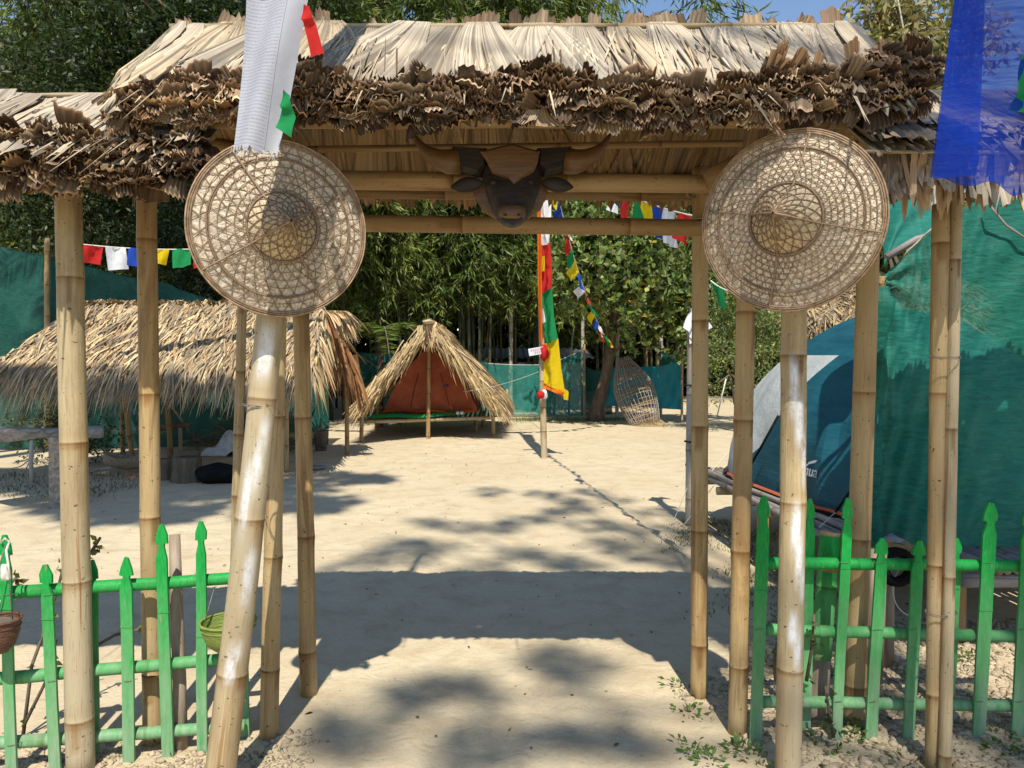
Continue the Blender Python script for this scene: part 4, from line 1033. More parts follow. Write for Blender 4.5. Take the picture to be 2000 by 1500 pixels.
# ------------------------------------------------------------------ straw roofs
def straw_slope(acc, r0, r1, e0, e1, tiers, per, L, wd, tint=(1, 1, 1), droop=.25, fr_len=1.5, jit=.3, endlay=1):
    """tiers of narrow leaf blades from ridge r0-r1 to eave e0-e1"""
    r0, r1, e0, e1 = [np.array(q, float) for q in (r0, r1, e0, e1)]
    d = ((e0 + e1) - (r0 + r1)) / 2; Ls = np.linalg.norm(d); d /= Ls; sd = (r1 - r0) / np.linalg.norm(r1 - r0); nr = np.cross(sd, d); nr = nr if nr[2] > 0 else -nr
    for k in range(tiers + 1):
        n = int(per * (1.5 if k == tiers else 1)); u = rng.random(n); q = (k / tiers) * .96
        b = ((r0[None] * (1 - u)[:, None] + r1[None] * u[:, None]) * (1 - q) + (e0[None] * (1 - u)[:, None] + e1[None] * u[:, None]) * q)
        b = b + nr[None] * (.03 + rng.random((n, 1)) * .07) - d[None] * rng.random((n, 1)) * .15
        dd = d[None] + sd[None] * rng.normal(size=(n, 1)) * jit + nr[None] * rng.normal(size=(n, 1)) * .10
        ln = L * rng.uniform(.6, 1.25, n) * (fr_len if k == tiers else 1)
        tn = np.array([(1.15, 1.02, .80), (.95, .88, .76), (.66, .63, .61), (.45, .40, .36), (1.25, 1.14, .90), (.75, .58, .43), (.58, .55, .53)])[rng.integers(0, 7, n)] * np.array(tint)[None]
        acc.append(strips(b, dd, np.repeat(nr[None], n, 0) + rng.normal(size=(n, 3)) * .5, ln, wd * rng.uniform(.5, 1.4, n), 4, droop * (1.6 if k == tiers else .5) * rng.uniform(.5, 1.5, n), tn * rng.uniform(.8, 1.15, (n, 1))))
def build_acc(name, acc, mat, parent): v, f, c, t_ = join(acc); return link_mesh(name, v, f, c, t_, M[mat], parent)

# long shelter on the left
pv = thing('thatched_shelter', 'long open shelter on the left under a low shaggy straw roof', 'shelter', (-4.1, 10.3, 0))
A0, A1 = P(165, 606, 10.6), P(632, 608, 10.4); E0, E1 = P(-15, 728, 9.2), P(612, 728, 9.2); B0, B1 = A0 + (A0 - E0) * .9 + V((0, 0, -1.2)), A1 + (A1 - E1) * .9
B0 = V((E0.x + .2, 11.8, 1.35)); B1 = V((E1.x, 11.8, 1.35))
acc = []; straw_slope(acc, A0, A1, E0, E1, 8, 1000, .38, .026, (1, 1, 1), .30, 1.2)
build_acc('thatch_front', acc, 'straw', pv)
acc = []; straw_slope(acc, A0, A1, B0, B1, 4, 240, .5, .05, (.8, .75, .7), .3, 1.2); build_acc('thatch_back', acc, 'straw', pv)
mb = MB(); mb.grid(lambda u, v_: (A0.lerp(A1, u)).lerp(E0.lerp(E1, u), v_) - V((0, 0, .02)), 8, 6); mb.build('roof_lining', M['palmunder'], pv)
mb = MB(); mb.grid(lambda u, v_: (A0.lerp(A1, u)).lerp(B0.lerp(B1, u), v_) - V((0, 0, .02)), 8, 6); mb.build('roof_lining', M['palmunder'], pv)
# gable end fronds on the right and shaggy left edge
n = 150; acc = []
u = rng.random(n); b = np.array(A1)[None] + (np.array(P(712, 610, 10.2)) - np.array(A1))[None] * u[:, None] * .55; d = np.stack([.55 + rng.random(n) * .5, rng.normal(size=n) * .25 - .1, -.15 - rng.random(n) * .9], 1)
acc.append(strips(b, d, rng.normal(size=(n, 3)), .28 * rng.uniform(.6, 1.3, n), .035, 4, .5, jt(n, (1.05, .9, .68))))
n = 260; u = rng.random(n); q = np.array(A1)[None] * (1 - u)[:, None] + np.array(B1)[None] * u[:, None]; d = np.stack([.05 + rng.random(n) * .25, rng.normal(size=n) * .2, -1 + rng.normal(size=n) * .2], 1)
acc.append(strips(q, d, rng.normal(size=(n, 3)), .62 * rng.uniform(.5, 1.3, n), .05, 4, .2, jt(n, (.62, .38, .24))))
n = 130; u = rng.random(n); q = np.array(A1)[None] * (1 - u)[:, None] + np.array(E1)[None] * u[:, None]; d = np.stack([.12 + rng.random(n) * .28, rng.normal(size=n) * .2 - .3, -.8 + rng.normal(size=n) * .2], 1)
acc.append(strips(q, d, rng.normal(size=(n, 3)), .42 * rng.uniform(.5, 1.3, n), .04, 4, .3, jt(n, (1.05, .92, .7))))
n = 200; u = rng.random(n); q = np.array(A0)[None] * (1 - u)[:, None] + np.array(E0)[None] * u[:, None]; d = np.stack([-.35 - rng.random(n) * .5, rng.normal(size=n) * .2 - .5, -.7 + rng.normal(size=n) * .2], 1)
acc.append(strips(q, d, rng.normal(size=(n, 3)), .38 * rng.uniform(.5, 1.3, n), .04, 4, .3, jt(n, (1.0, .88, .68))))
build_acc('gable_fronds', acc, 'straw', pv)
for (px, py, D, tpx, tpy) in ((559, 922, 9.7, 559, 700), (262, 915, 9.6, 236, 720), (120, 905, 9.6, 118, 720), (335, 905, 9.8, 322, 720)):
    a, b = G(px, py), P(tpx, tpy, 9.6); pole('post', a - V((0, 0, .03)), b, .034, .03, 'bamboo_dark' if px < 500 else 'bamboo', pv, sp=.4, n=10)
for x, y in ((-5.9, 11.6), (-2.5, 11.6), (-4.2, 11.7)): pole('post', V((x, y, -.02)), V((x, y, 1.6)), .035, .03, 'bamboo_dark', pv, sp=.4, n=8)
pole('beam', E0 + V((.2, .15, .02)), E1 + V((-.1, .15, .02)), .028, .026, 'bamboo_dark', pv, sp=.4, n=8)

# things under and around the shelter
bench = thing('plank_bench', 'heavy weathered plank table on a thick leg, left of the first bamboo post', 'bench', G(116, 990))
a, b = P(-60, 848, 7.2), P(196, 832, 8.25); dr = (b - a).normalized(); sdv = V((0, 0, 1)).cross(dr).normalized()
mb = MB()
def slab(u, v_):
    th = 2 * math.pi * u; x = math.copysign(abs(math.cos(th)) ** .25, math.cos(th)); z = math.copysign(abs(math.sin(th)) ** .3, math.sin(th))
    k = 1 if 0.01 < v_ < .99 else 0.0; e = min(1, (1 - v_) * 7 + .35); e = min(e, 1)
    return a.lerp(b, v_) + sdv * x * .21 * k * e * (1 + .06 * math.sin(v_ * 9)) + V((0, 0, z * (.055 + .014 * math.sin(v_ * 6 + 1)) * k - .04 + .02 * math.sin(v_ * 5)))
mb.grid(slab, 36, 60); mb.build('plank', M['wood_grey'], bench, False)
g = G(116, 990); mb = MB(); mb.box(V((g.x, g.y, .34)), (.10, .22, .72), Matrix.Rotation(R(8), 3, 'Z'), taper=.9); mb.build('leg', M['wood_grey'], bench, False)
def stump(label, px, py, r, h):
    g = G(px, py); mb = MB(); nb = [random.uniform(.88, 1.12) for _ in range(24)]
    mb.grid(lambda u, v_: V((g.x, g.y, 0)) + V((math.cos(2 * math.pi * u) * r * nb[int(u * 24) % 24] * (1.18 - .2 * min(1, v_ * 2)) * (1 if v_ < .93 else max(0, (1 - v_) / .07)), math.sin(2 * math.pi * u) * r * nb[int(u * 24) % 24] * (1.18 - .2 * min(1, v_ * 2)) * (1 if v_ < .93 else max(0, (1 - v_) / .07)), h * min(1, v_ / .93) - .01)), 24, 14)
    o = mb.build('tree_stump', M['bark'], None, True, (g.x, g.y, 0)); tag(o, label, 'stump'); return o
stump('squat tree stump standing beside the black bundle under the shelter', 366, 940, .155, .30)
stump('low shaded stump left of the squat stump', 326, 936, .09, .26)
g = G(424, 944); mb = MB(); mb.ell((g.x, g.y + .05, .105), (.27, .17, .125), 20, 12, None, (1, 1, 1), .10); o = mb.build('black_bundle', M['black'], None, True, (g.x, g.y, 0)); tag(o, 'low black bundle lying in the shade behind the leaning post', 'bundle')
g = G(250, 925); mb = MB()
mb.grid(lambda u, v_: V((g.x, g.y, 0)) + V(((u - .5) * .62, (v_ - .5) * .30 * max(0, math.sin(math.pi * u)) ** .5, .05 + .14 * (2 * u - 1) ** 2 * .6 + .16 * abs(2 * v_ - 1) ** 1.6)), 18, 10); o = mb.build('wooden_trough', M['wood'], None, True, (g.x, g.y, 0)); tag(o, 'dark boat shaped wooden trough in the shade under the shelter', 'trough')
g = G(255, 938); mb = MB()
for k in range(14):
    an = random.uniform(0, 6.28); mb.prism([(g.x + math.cos(an) * .01, g.y, .05), (g.x + math.cos(an + .6) * .055, g.y - .02, .05 + math.sin(an + .6) * .045), (g.x + math.cos(an + 1.1) * .06, g.y + .01, .05 + math.sin(an + 1.1) * .05)], (0, .006, 0))
o = mb.build('coconut_husk', basic('husk', (.42, .16, .07), (.62, .38, .22), 20.), None, False, (g.x, g.y, 0)); tag(o, 'broken orange brown coconut husk on the ground', 'husk')
for k, (x0, y0, x1, y1, D, lab) in enumerate(((332, 790, 388, 872, 10.2, 'thin grey stick leaning from the shelter roof to the ground'), (176, 922, 214, 914, 9.2, 'pale broken stick lying on the dark ground'))):
    mb = MB(); a, b = P(x0, y0, D + .4), P(x1, y1, D); 
    if k == 0: b = G(x1, y1)
    mb.tube([a, a.lerp(b, .5) + V((.01, 0, .01)), b], [.016, .018, .014], 8); o = mb.build('stick', M['wood_grey'], None, True, b); tag(o, lab, 'stick')
tb = thing('log_bench', 'small dark log bench at the back of the shelter', 'bench', (-4.55, 10.9, 0))
mb = MB(); mb.tube([P(300, 838, 10.9), P(368, 828, 10.9)], .035, 8); mb.build('seat', M['bark'], tb)
for px in (308, 330, 352): mb = MB(); a = P(px, 835, 10.9); mb.tube([V((a.x, a.y, 0)), a], .028, 8); mb.build('leg', M['wood'], tb)
# brush pile and crumpled sheet
g = V((-4.1, 12.0, 0)); acc = []; n = 700
p = np.zeros((n, 3)); p[:, 0] = g.x + rng.normal(size=n) * .42; p[:, 1] = g.y + rng.normal(size=n) * .25; p[:, 2] = np.abs(rng.normal(size=n)) * .16; d = rng.normal(size=(n, 3)); d[:, 2] *= .4
acc.append(strips(p - d * .15, d, rng.normal(size=(n, 3)), .4, .012, 3, .1, jt(n, (.42, .34, .2)))); v, f, c, t_ = join(acc); o = link_mesh('brush_pile', v, f, c, t_, M['straw'], None, False, g); tag(o, 'heap of dry brush against the dark green net', 'brush pile', kind='stuff')
g = P(455, 842, 11.6); mb = MB()
mb.grid(lambda u, v_: V((g.x, g.y, 0)) + V(((u - .5) * .75, (v_ - .5) * .6, max(.01, .30 * math.sin(math.pi * u) * math.sin(math.pi * v_) + .05 * math.sin(13 * u + 5 * v_) + .05 * math.sin(17 * v_ - 6 * u)))), 26, 20)
o = mb.build('crumpled_sheet', basic('grey plastic sheet', (.35, .38, .42), (.72, .74, .76), 6., .5, .3), None, False, (g.x, g.y, 0)); tag(o, 'crumpled grey white plastic sheet heaped behind the left posts', 'sheet')
g = G(627, 880); bk_ = thing('clay_pot', 'dark bucket shaped pot of soil standing left of the thatched hut', 'pot', g)
mb = MB(); mb.lathe([(.001, .0), (.085, .0), (.115, .30), (.125, .31), (.112, .315), (.10, .26)], (g.x, g.y, 0), 22); mb.build('body', M['pot'], bk_)
mb = MB(); mb.lathe([(.108, .25), (.001, .285)], (g.x, g.y, 0), 18); mb.build('soil', M['black'], bk_)
g = G(617, 917); mb = MB(); mb.lathe([(.001, .012), (.10, .014), (.14, .035), (.142, .038), (.10, .02), (.001, .018)], (g.x, g.y, 0), 26); o = mb.build('metal_dish', M['greymetal'], None, True, (g.x, g.y, 0)); tag(o, 'shallow dull metal dish lying on the sand', 'dish')

# ------------------------------------------------------------------ thatched hut with a tent inside
hut = thing('thatched_hut', 'small straw thatched A shaped hut on a low bamboo platform mid yard', 'hut', (-1.45, 14.6, 0))
HD = 13.1
ap0 = P(838, 640, HD); ap1 = ap0 + V((-.05, 3.6, -.02)); el0 = P(706, 790, 12.9); er0 = P(968, 788, 13.6); el1 = el0 + V((-.1, 3.2, 0)); er1 = er0 + V((.1, 3.2, 0))
acc = []
straw_slope(acc, ap0, ap1, el0, el1, 7, 420, .40, .028, (1.0, .96, .88), .2, 1.0, .3); straw_slope(acc, ap0, ap1, er0, er1, 7, 420, .40, .028, (1.0, .96, .88), .2, 1.0, .3)
# the shaggy front edge of each slope: blades that lie down the rake
for e, s in ((el0, -1), (er0, 1)):
    n = 1000; u = rng.random(n) ** .9; b = np.array(ap0)[None] * (1 - u)[:, None] + np.array(e)[None] * u[:, None]; b += rng.normal(size=(n, 3)) * np.array([.045, .10, .045]); b[:, 1] -= .05
    d0 = np.array(e - ap0); d0 /= np.linalg.norm(d0); d = d0[None] + rng.normal(size=(n, 3)) * .16 + np.array([0, -.10, -.22])[None]
    acc.append(strips(b, d, rng.normal(size=(n, 3)) + np.array([0, -1.5, .5]), .36 * rng.uniform(.5, 1.2, n), .024 * rng.uniform(.5, 1.3, n), 4, .12, np.array([(1.2, 1.1, .82), (1.0, .88, .64), (.78, .66, .48), (1.3, 1.2, .95)])[rng.integers(0, 4, n)] * rng.uniform(.8, 1.1, (n, 1))))
n = 110; b = np.array(ap0)[None] + rng.normal(size=(n, 3)) * np.array([.07, .05, .02]) + np.array([0, -.12, .02]); d = np.stack([rng.normal(size=n) * .18, -.12 + rng.normal(size=n) * .08, -np.ones(n)], 1)
acc.append(strips(b, d, np.repeat(np.array([[0, -1., 0]]), n, 0) + rng.normal(size=(n, 3)) * .4, .40 * rng.uniform(.5, 1.1, n), .034, 4, .0, jt(n, (1.15, 1.0, .74))))
build_acc('thatch', acc, 'straw', hut)
mb = MB()
for e0_, e1_ in ((el0, el1), (er0, er1)): mb.grid(lambda u, v_: ap0.lerp(ap1, u).lerp(e0_.lerp(e1_, u), v_) - V((0, -.15, .03)), 6, 6)
mb.build('roof_lining', M['palmunder'], hut)
mb = MB(); mb.ell(ap0 + V((0, -.05, .09)), (.10, .40, .045), 14, 8, None, (1, 1, 1), .15); mb.build('ridge_cap', M['straw'], hut)
for (bx, by, tx, ty, D, r) in ((705, 864, 709, 776, 13.3, .036), (836, 857, 838, 660, 13.62, .038), (964, 852, 962, 770, 14.1, .036)):
    g = G(bx, by); t2 = P(tx, ty, g.y); pole('post', g - V((0, 0, .03)), t2, r, r * .9, 'bamboo', hut, sp=.38, n=12)
for x, y in ((-2.75, 15.9), (-.1, 16.4)): pole('post', V((x, y, 0)), V((x, y, .75)), .035, .032, 'bamboo', hut, sp=.38, n=8)
g0, g1 = P(712, 824, 13.45), P(966, 816, 14.2)
pole('platform_rail', g0, g1, .034, .032, 'bamboo_pale', hut, sp=.5, n=12)
mb = MB()
for i in range(26):
    a = (g0 + V((.03, .04, .0))).lerp(g1 + V((-.03, .04, .0)), i / 25); bamboo(mb, a, a + V((-.03, 2.2, .03)), .028, .026, .5, n=6)
mb.build('platform_deck', M['bamboo'], hut)
for px, py in ((736, 846), (930, 842)): g = G(px, py); pole('platform_leg', g, V((g.x, g.y, .32)), .045, .042, 'bamboo_dark', hut, sp=.4, n=10)
for x, y in ((-2.3, 15.6), (-.6, 16.0)): pole('platform_leg', V((x, y, 0)), V((x, y, .34)), .045, .042, 'bamboo_dark', hut, sp=.4, n=8)
pole('platform_rail', P(924, 815, 14.6), P(1040, 811, 15.4), .014, .012, 'bamboo_grey', hut, sp=.4, n=7)
tn = thing('canvas_tent', 'rust orange canvas tent pitched inside the thatched hut', 'tent', (-1.5, 14.6, .35))
TA, TL, TR = P(838, 674, 13.85), P(748, 806, 13.8), P(934, 804, 14.2)
mb = MB()
def tfront(u, v_):
    top = TA; p = TL.lerp(TR, u); bel = math.sin(math.pi * v_) * .10
    q = top.lerp(p, v_); q.x += (u - .5) * bel * 2.2; q.y -= .05 * math.sin(9 * u + 5 * v_) * v_ * .6; q.z += .015 * math.sin(11 * u) * (v_ > .9); return q
mb.grid(tfront, 36, 26); mb.build('front_panel', M['tent_orange'], tn)
mb = MB()
for s, b0 in ((0, TL), (1, TR)): mb.grid(lambda u, v_: (TA + V((0, 1.9 * u, 0))).lerp(b0 + V((0, 1.9 * u, 0)), v_) + V(((1 if s else -1) * math.sin(math.pi * v_) * .11, 0, 0)), 8, 12)
mb.build('side_panel', M['tent_orange'], tn)
mb = MB(); c = P(872, 752, 13.70); mb.tube([c + V((math.cos(a) * .055, -.005, math.sin(a) * .058)) for a in [i * math.pi / 12 for i in range(25)]], .006, 5, cap=False); em = mb.build('emblem_ring', M['red'], tn)
mb = MB(); mb.prism([c + V((math.cos(a) * .036 + .004, -.004, math.sin(a) * .030 - .004)) for a in [i * math.pi / 6 for i in range(12)]], (0, -.004, 0)); mb.build('emblem', basic('dark blue ink', (.012, .016, .05), (.02, .03, .08), 9.), em, False)
mb = MB()
for k, x in enumerate((.28, .70)): mb.tube([tfront(x, v_ / 12) + V((0, -.012, 0)) for v_ in range(5, 12)], .004, 4)
mb.build('door_seam', M['black'], tn)
mb = MB(); mb.grid(lambda u, v_: P(748, 812, 13.6).lerp(P(925, 808, 14.0), u) + V((0, .18 * v_, .05 + .03 * math.sin(5 * u + 2 * v_) + .02 * math.sin(14 * u))), 30, 6); o = mb.build('groundsheet', M['orange'], None, True, P(836, 812, 13.9)); tag(o, 'bright orange groundsheet folded under the rust tent', 'sheet')
mb = MB(); mb.grid(lambda u, v_: P(726, 817, 13.35).lerp(P(905, 811, 14.0), u) + V((0, .30 * v_, .045 + .012 * math.sin(9 * u) - (.05 if v_ < .05 else 0))), 24, 6); o = mb.build('sleeping_mat', M['green'], None, True, P(820, 815, 13.7)); tag(o, 'green mat spread along the front edge of the hut platform', 'mat')
for k, px in enumerate((894, 902)): mb = MB(); mb.ell(P(px, 807, 13.95) + V((0, 0, .01)), (.035, .09, .035), 10, 8); o = mb.build('small_bundle', M['white'], None, True, P(px, 807, 13.95)); tag(o, ('left' if k == 0 else 'right') + ' one of two small white bundles on the green mat of the hut', 'bundle', 'small white bundles on the mat')

# ------------------------------------------------------------------ shade nets and tarpaulins
def net(name, label, cols, mat, posts=(), wr=.05, sag=.06, cat='net fence', nu=None, hang=.0, group=None, pmat='bamboo'):
    """cols: list of (top point, bottom point) pairs from left to right"""
    c = (cols[0][1] + cols[-1][1]) / 2; o = thing(name, label, cat, (c.x, c.y, 0), group)
    m = len(cols) - 1; ph = random.uniform(0, 9)
    def fn(u, v_):
        q = u * m; i = min(int(q + 1e-6), m - 1); k = q - i
        t_ = cols[i][0].lerp(cols[i + 1][0], k) - V((0, 0, sag * 4 * k * (1 - k))); b = cols[i][1].lerp(cols[i + 1][1], k); p = t_.lerp(b, v_)
        f = wr * (math.sin(5.3 * q + 3.1 * v_ + ph) * .5 + .35 * math.sin(11.7 * q - 5 * v_ + ph) + .25 * math.sin(23 * q + 9 * v_)); return p + V((f * .25, f, 0))
    mb = MB(); mb.grid(fn, nu or m * 16, 22); mb.build('netting', M[mat], o)
    for a, b, r in posts: pole('post', b, a, r, r * .9, pmat, o, sp=.45, n=8)
    mb = MB(); mb.tube([fn(i / (m * 10), 0) for i in range(m * 10 + 1)], .007, 5, cap=False); mb.build('top_cord', M['ropemat'] if mat == 'net_thin' else M[mat], o)
    return o
def gz(px, D): p = P(px, 800, D); return V((p.x, p.y, .03))
pl = P(92, 465, 11.9)
net('net_fence', 'tall dark green shade net behind the long thatched shelter', [(P(-120, 452, 12.2), gz(-120, 12.2)), (P(90, 500, 12.1), gz(90, 12.1)), (P(170, 520, 12.2), gz(170, 12.2)), (P(320, 553, 12.3), gz(320, 12.3)), (P(455, 596, 12.4), gz(455, 12.4)), (P(640, 660, 12.6), gz(640, 12.6))], 'net_dark',
    [(pl, gz(90, 12.0), .045)], .06, .03)
net('net_fence', 'shaded dark green net behind the left side of the thatched hut', [(P(690, 688, 17.5), gz(690, 17.5)), (P(800, 690, 17.8), gz(800, 17.8)), (P(950, 706, 18.2), gz(950, 18.2))], 'net_dark', [(P(745, 680, 17.7), gz(745, 17.7), .04)], .05, .02)
net('net_fence', 'pale worn see through green net right of the thatched hut', [(P(935, 708, 18.6), gz(935, 18.6)), (P(1065, 712, 18.6), gz(1065, 18.6)), (P(1139, 682, 18.7), gz(1139, 18.7))], 'net_thin', [(P(1141, 672, 18.7), gz(1141, 18.7), .035), (P(990, 760, 18.5), gz(990, 18.5), .03)], .04, .03)
net('net_fence', 'narrow dark green net panel behind the leaning jackfruit trunk', [(P(1139, 712, 18.9), gz(1139, 18.9)), (P(1196, 722, 19.1), gz(1196, 19.1))], 'net_dark', [], .05, .10)
net('tarpaulin', 'bright teal tarpaulin fence behind the woven fish trap', [(P(1178, 714, 17.6), P(1178, 792, 17.6)), (P(1258, 716, 17.4), P(1258, 796, 17.4)), (P(1330, 704, 17.2), P(1330, 800, 17.2))], 'tarp', [(P(1332, 676, 17.2), gz(1332, 17.2), .03), (P(1180, 700, 17.6), gz(1180, 17.6), .03)], .05, .05, 'tarpaulin')
net('net_fence', 'small dark net hung high behind the teal tarpaulin', [(P(1284, 680, 18.4), P(1284, 760, 18.4)), (P(1335, 682, 18.2), P(1335, 760, 18.2))], 'net_dark', [(P(1286, 676, 18.4), gz(1286, 18.4), .03)], .05, .12)

# shed seen over and through the pale net
sh = thing('shed', 'low grey shed with a dark sheet roof behind the pale net', 'shed', (.3, 21.5, 0))
mb = MB(); a, b = P(948, 708, 21.2), P(1138, 708, 21.2)
mb.box(((a.x + b.x) / 2, 22.2, .65), (b.x - a.x, 2.0, 1.3)); mb.build('wall', M['concrete'], sh, False)
mb = MB()
mb.grid(lambda u, v_: V((a.x - .3 + (b.x - a.x + .6) * u, 20.9 + 2.8 * v_, 1.42 + .30 * v_ + .02 * math.sin(u * 120))), 160, 2); mb.build('roof', M['greymetal'], sh)
for x0_, x1_ in ((a.x + 1.1, a.x + 1.9),): mb = MB(); mb.box(((x0_ + x1_) / 2, 21.19, .8), (x1_ - x0_, .04, .95)); mb.build('door', M['black'], sh, False)
mb = MB()
for i in range(18): mb.box((a.x + 1.55 + i * .07 + .35, 21.17, .28), (.05, .03, .5))
mb.build('corrugated_sheet', M['greymetal'], sh, False)

# woven fish trap leaning behind the tree
ft = thing('fish_trap', 'tall woven bamboo fish trap standing at a tilt before the teal tarpaulin', 'fish trap', G(1258, 828))
T0, T1 = P(1262, 822, 16.4), P(1216, 700, 16.9); T0.z = .02; ax = (T1 - T0); H = ax.length; ax.normalize()
sx_ = V((1, 0, 0)); sx_ = (sx_ - ax * sx_.dot(ax)).normalized(); sy_ = ax.cross(sx_)
def ftp(th, t): 
    r = (.30 + .12 * math.sin(math.pi * min(1, t * 1.05)) - .22 * max(0, t - .55) ** 1.3 * 2.0); r = max(.03, r) * .92
    return T0 + ax * (H * t) + sx_ * math.cos(th) * r * 1.12 + sy_ * math.sin(th) * r * .7
mb = MB()
for k in range(30): th = 2 * math.pi * k / 30; mb.tube([ftp(th + random.uniform(-.02, .02), i / 16) for i in range(17)], .0085, 4, cap=False, col=(random.uniform(.8, 1.25),) * 3)
mb.build('ribs', M['bamboo_grey'], ft)
mb = MB()
for k in range(22):
    t0 = .03 + .95 * k / 21; tl = .06 * math.sin(k * 1.3)
    mb.tube([ftp(2 * math.pi * i / 30, min(1, max(0, t0 + tl * math.sin(2 * math.pi * i / 30) * .5))) for i in range(31)], .008, 4, cap=False, col=(random.uniform(.8, 1.25),) * 3)
mb.build('hoops', M['bamboo_dark'], ft)
mb = MB()
for i in range(24): 
    a = ftp(math.pi + .2 + i / 23 * (math.pi - .4), .02); b = a + V((.16, -.22, -.02)); b.z = .01; mb.tube([a, b], .006, 4)
mb.build('mouth_splints', M['bamboo'], ft)

# ------------------------------------------------------------------ right side: platform, dome tent, draped net
PZ = .47
pf = thing('bamboo_platform', 'low bamboo slat platform carrying the blue tent and the green draped net', 'platform', (2.7, 5.2, 0))
mb = MB()
for i in range(40):
    x = 1.80 + i * .055 + random.uniform(-.006, .006); y0 = 3.62 + .12 * random.random() + (.0 if x > 2.3 else .72); mb2 = mb
    bamboo(mb, V((x, y0, PZ - .012)), V((x - .16, 7.0, PZ - .012)), .024, .022, .5, n=7)
mb.build('deck', M['bamboo_grey'], pf)
for k, y in enumerate((4.4, 4.85, 5.3, 5.75, 6.2, 6.7)): pole('joist', V((1.98 - (y - 4.4) * .135 - random.uniform(.02, .10), y, PZ - .07)), V((3.9, y, PZ - .07)), .034, .032, 'bamboo_pale', pf, sp=.4, n=10)
pole('joist', V((2.2, 3.72, PZ - .07)), V((4.0, 3.72, PZ - .07)), .035, .033, 'bamboo_grey', pf, sp=.4, n=10)
pole('edge_rail', V((1.96, 4.3, PZ + .03)), V((1.60, 7.0, PZ + .03)), .020, .018, 'bamboo_grey', pf, sp=.4, n=8)
for x, y, r in ((2.06, 4.5, .06), (1.85, 5.6, .05), (1.66, 6.75, .05), (3.3, 4.4, .05), (3.2, 6.5, .05), (2.34, 4.0, .05), (3.0, 3.8, .05)): pole('leg', V((x, y, -.02)), V((x, y, PZ - .09)), r, r * .95, 'bamboo_dark', pf, sp=.5, n=10)
# dome tent
tt = thing('dome_tent', 'blue and white dome tent with orange floor seam on the bamboo platform', 'tent', (2.80, 5.75, PZ))
TC = V((2.86, 5.78, PZ + .02)); HA, HB, HH = .98, 1.32, 1.36; rz_ = Matrix.Rotation(R(8), 3, 'Z')
def dome(u, v_):
    th = 2 * math.pi * u; e = 2.0 / 3.4
    cx = math.copysign(abs(math.cos(th)) ** e, math.cos(th)); cy = math.copysign(abs(math.sin(th)) ** e, math.sin(th))
    t = v_; rr = (1 - t ** 2.0) ** .62; z = HH * t
    wv = .014 * math.sin(26 * th) * (1 - t) + .012 * math.sin(9 * th + 9 * t)
    return TC + rz_ @ V((cx * HA * rr * (1 + wv), cy * HB * rr * (1 + wv), z))
def is_white(p):
    return p.y > max(6.3 - 1.39 * (p.z - .5), 5.8 - .55 * (p.z - .86)) and p.z < 1.50 and p.x < 3.0
import bmesh
tmpb = MB(); tmpb.grid(dome, 120, 48); bmx = bmesh.new(); bv_ = [bmx.verts.new(q) for q in tmpb.v]
for q in tmpb.f: bmx.faces.new([bv_[k] for k in q])
for co, no in ((V((0, 6.3, .5)), V((0, 1, 1.39)).normalized()), (V((0, 5.8, .86)), V((0, 1, .55)).normalized()), (V((0, 0, 1.50)), V((0, 0, 1))), (V((3.0, 0, 0)), V((1, 0, 0)))):
    bmesh.ops.bisect_plane(bmx, geom=list(bmx.verts) + list(bmx.edges) + list(bmx.faces), plane_co=co, plane_no=no)
bl, wh = MB(), MB()
for fc_ in bmx.faces:
    c = fc_.calc_center_median(); (wh if is_white(c) else bl).add([q.co.copy() for q in fc_.verts], [list(range(len(fc_.verts)))])
bmx.free()
bl.build('fly_sheet', M['tent_blue'], tt, False); wh.build('inner_wall', M['tent_white'], tt, False)
mb = MB(); mb.tube([TC + (dome(i / 80, .0) - TC) * 1.01 + V((0, 0, .012)) for i in range(81)], .016, 6, cap=False); mb.build('floor_seam', basic('orange webbing', (.30, .075, .035), (.42, .11, .05), 30.), tt)
mb = MB(); mb.tube([TC + (dome(i / 80, .0) - TC) * 1.015 + V((0, 0, -.012)) for i in range(81)], .018, 6, cap=False); mb.build('floor_edge', M['black'], tt)
# pole sleeve over the tent and guy lines
mb = MB(); mb.tube([P(1520, 812, 5.5), P(1485, 876, 5.6), P(1462, 915, 5.8)], .009, 6); mb.build('strap', M['black'], tt); mb = MB(); mb.tube([P(1660, 960, 4.55), P(1632, 1000, 4.45)], .008, 6); mb.build('strap', M['black'], tt)
mb = MB(); mb.tube([P(1632, 1000, 4.45), P(1600, 1030, 4.35)], .003, 4); mb.tube([P(1425, 880, 6.9), P(1360, 955, 6.7)], .003, 4); mb.tube([P(1400, 815, 7.0), P(1418, 740, 6.9)], .006, 4); mb.build('guy_line', M['ropemat'], tt)
# printed mark: a leaf stroke over the name
def on_tent(px, py):
    best = None; o_ = V((0, 0, EYE)); d = (P(px, py, 5.0) - o_)
    # march along the line of sight to the dome's side
    for k in range(400):
        p = o_ + d * (.8 + k * .002); q = rz_.inverted() @ (p - TC); t = q.z / HH
        if 0 <= t < 1:
            rr = (1 - t * t) ** .62; e = 3.4
            if (abs(q.x) / (HA * rr)) ** e + (abs(q.y) / (HB * rr)) ** e < 1: return p
    return o_ + d
A_ = on_tent(1541, 918); B_ = on_tent(1603, 934); C_ = on_tent(1575, 900)
xa = (B_ - A_).normalized(); na = xa.cross((C_ - A_)).normalized(); na = na if na.dot(V((0, -1, 0)) + V((-1, 0, 0))) > 0 else -na; ya = na.cross(xa)
fc = bpy.data.curves.new('tent_lettering', 'FONT'); fc.body = 'Quechua'; fc.size = (B_ - A_).length / 3.4; fc.extrude = .001; fc.shear = .25; fc.align_x = 'RIGHT'
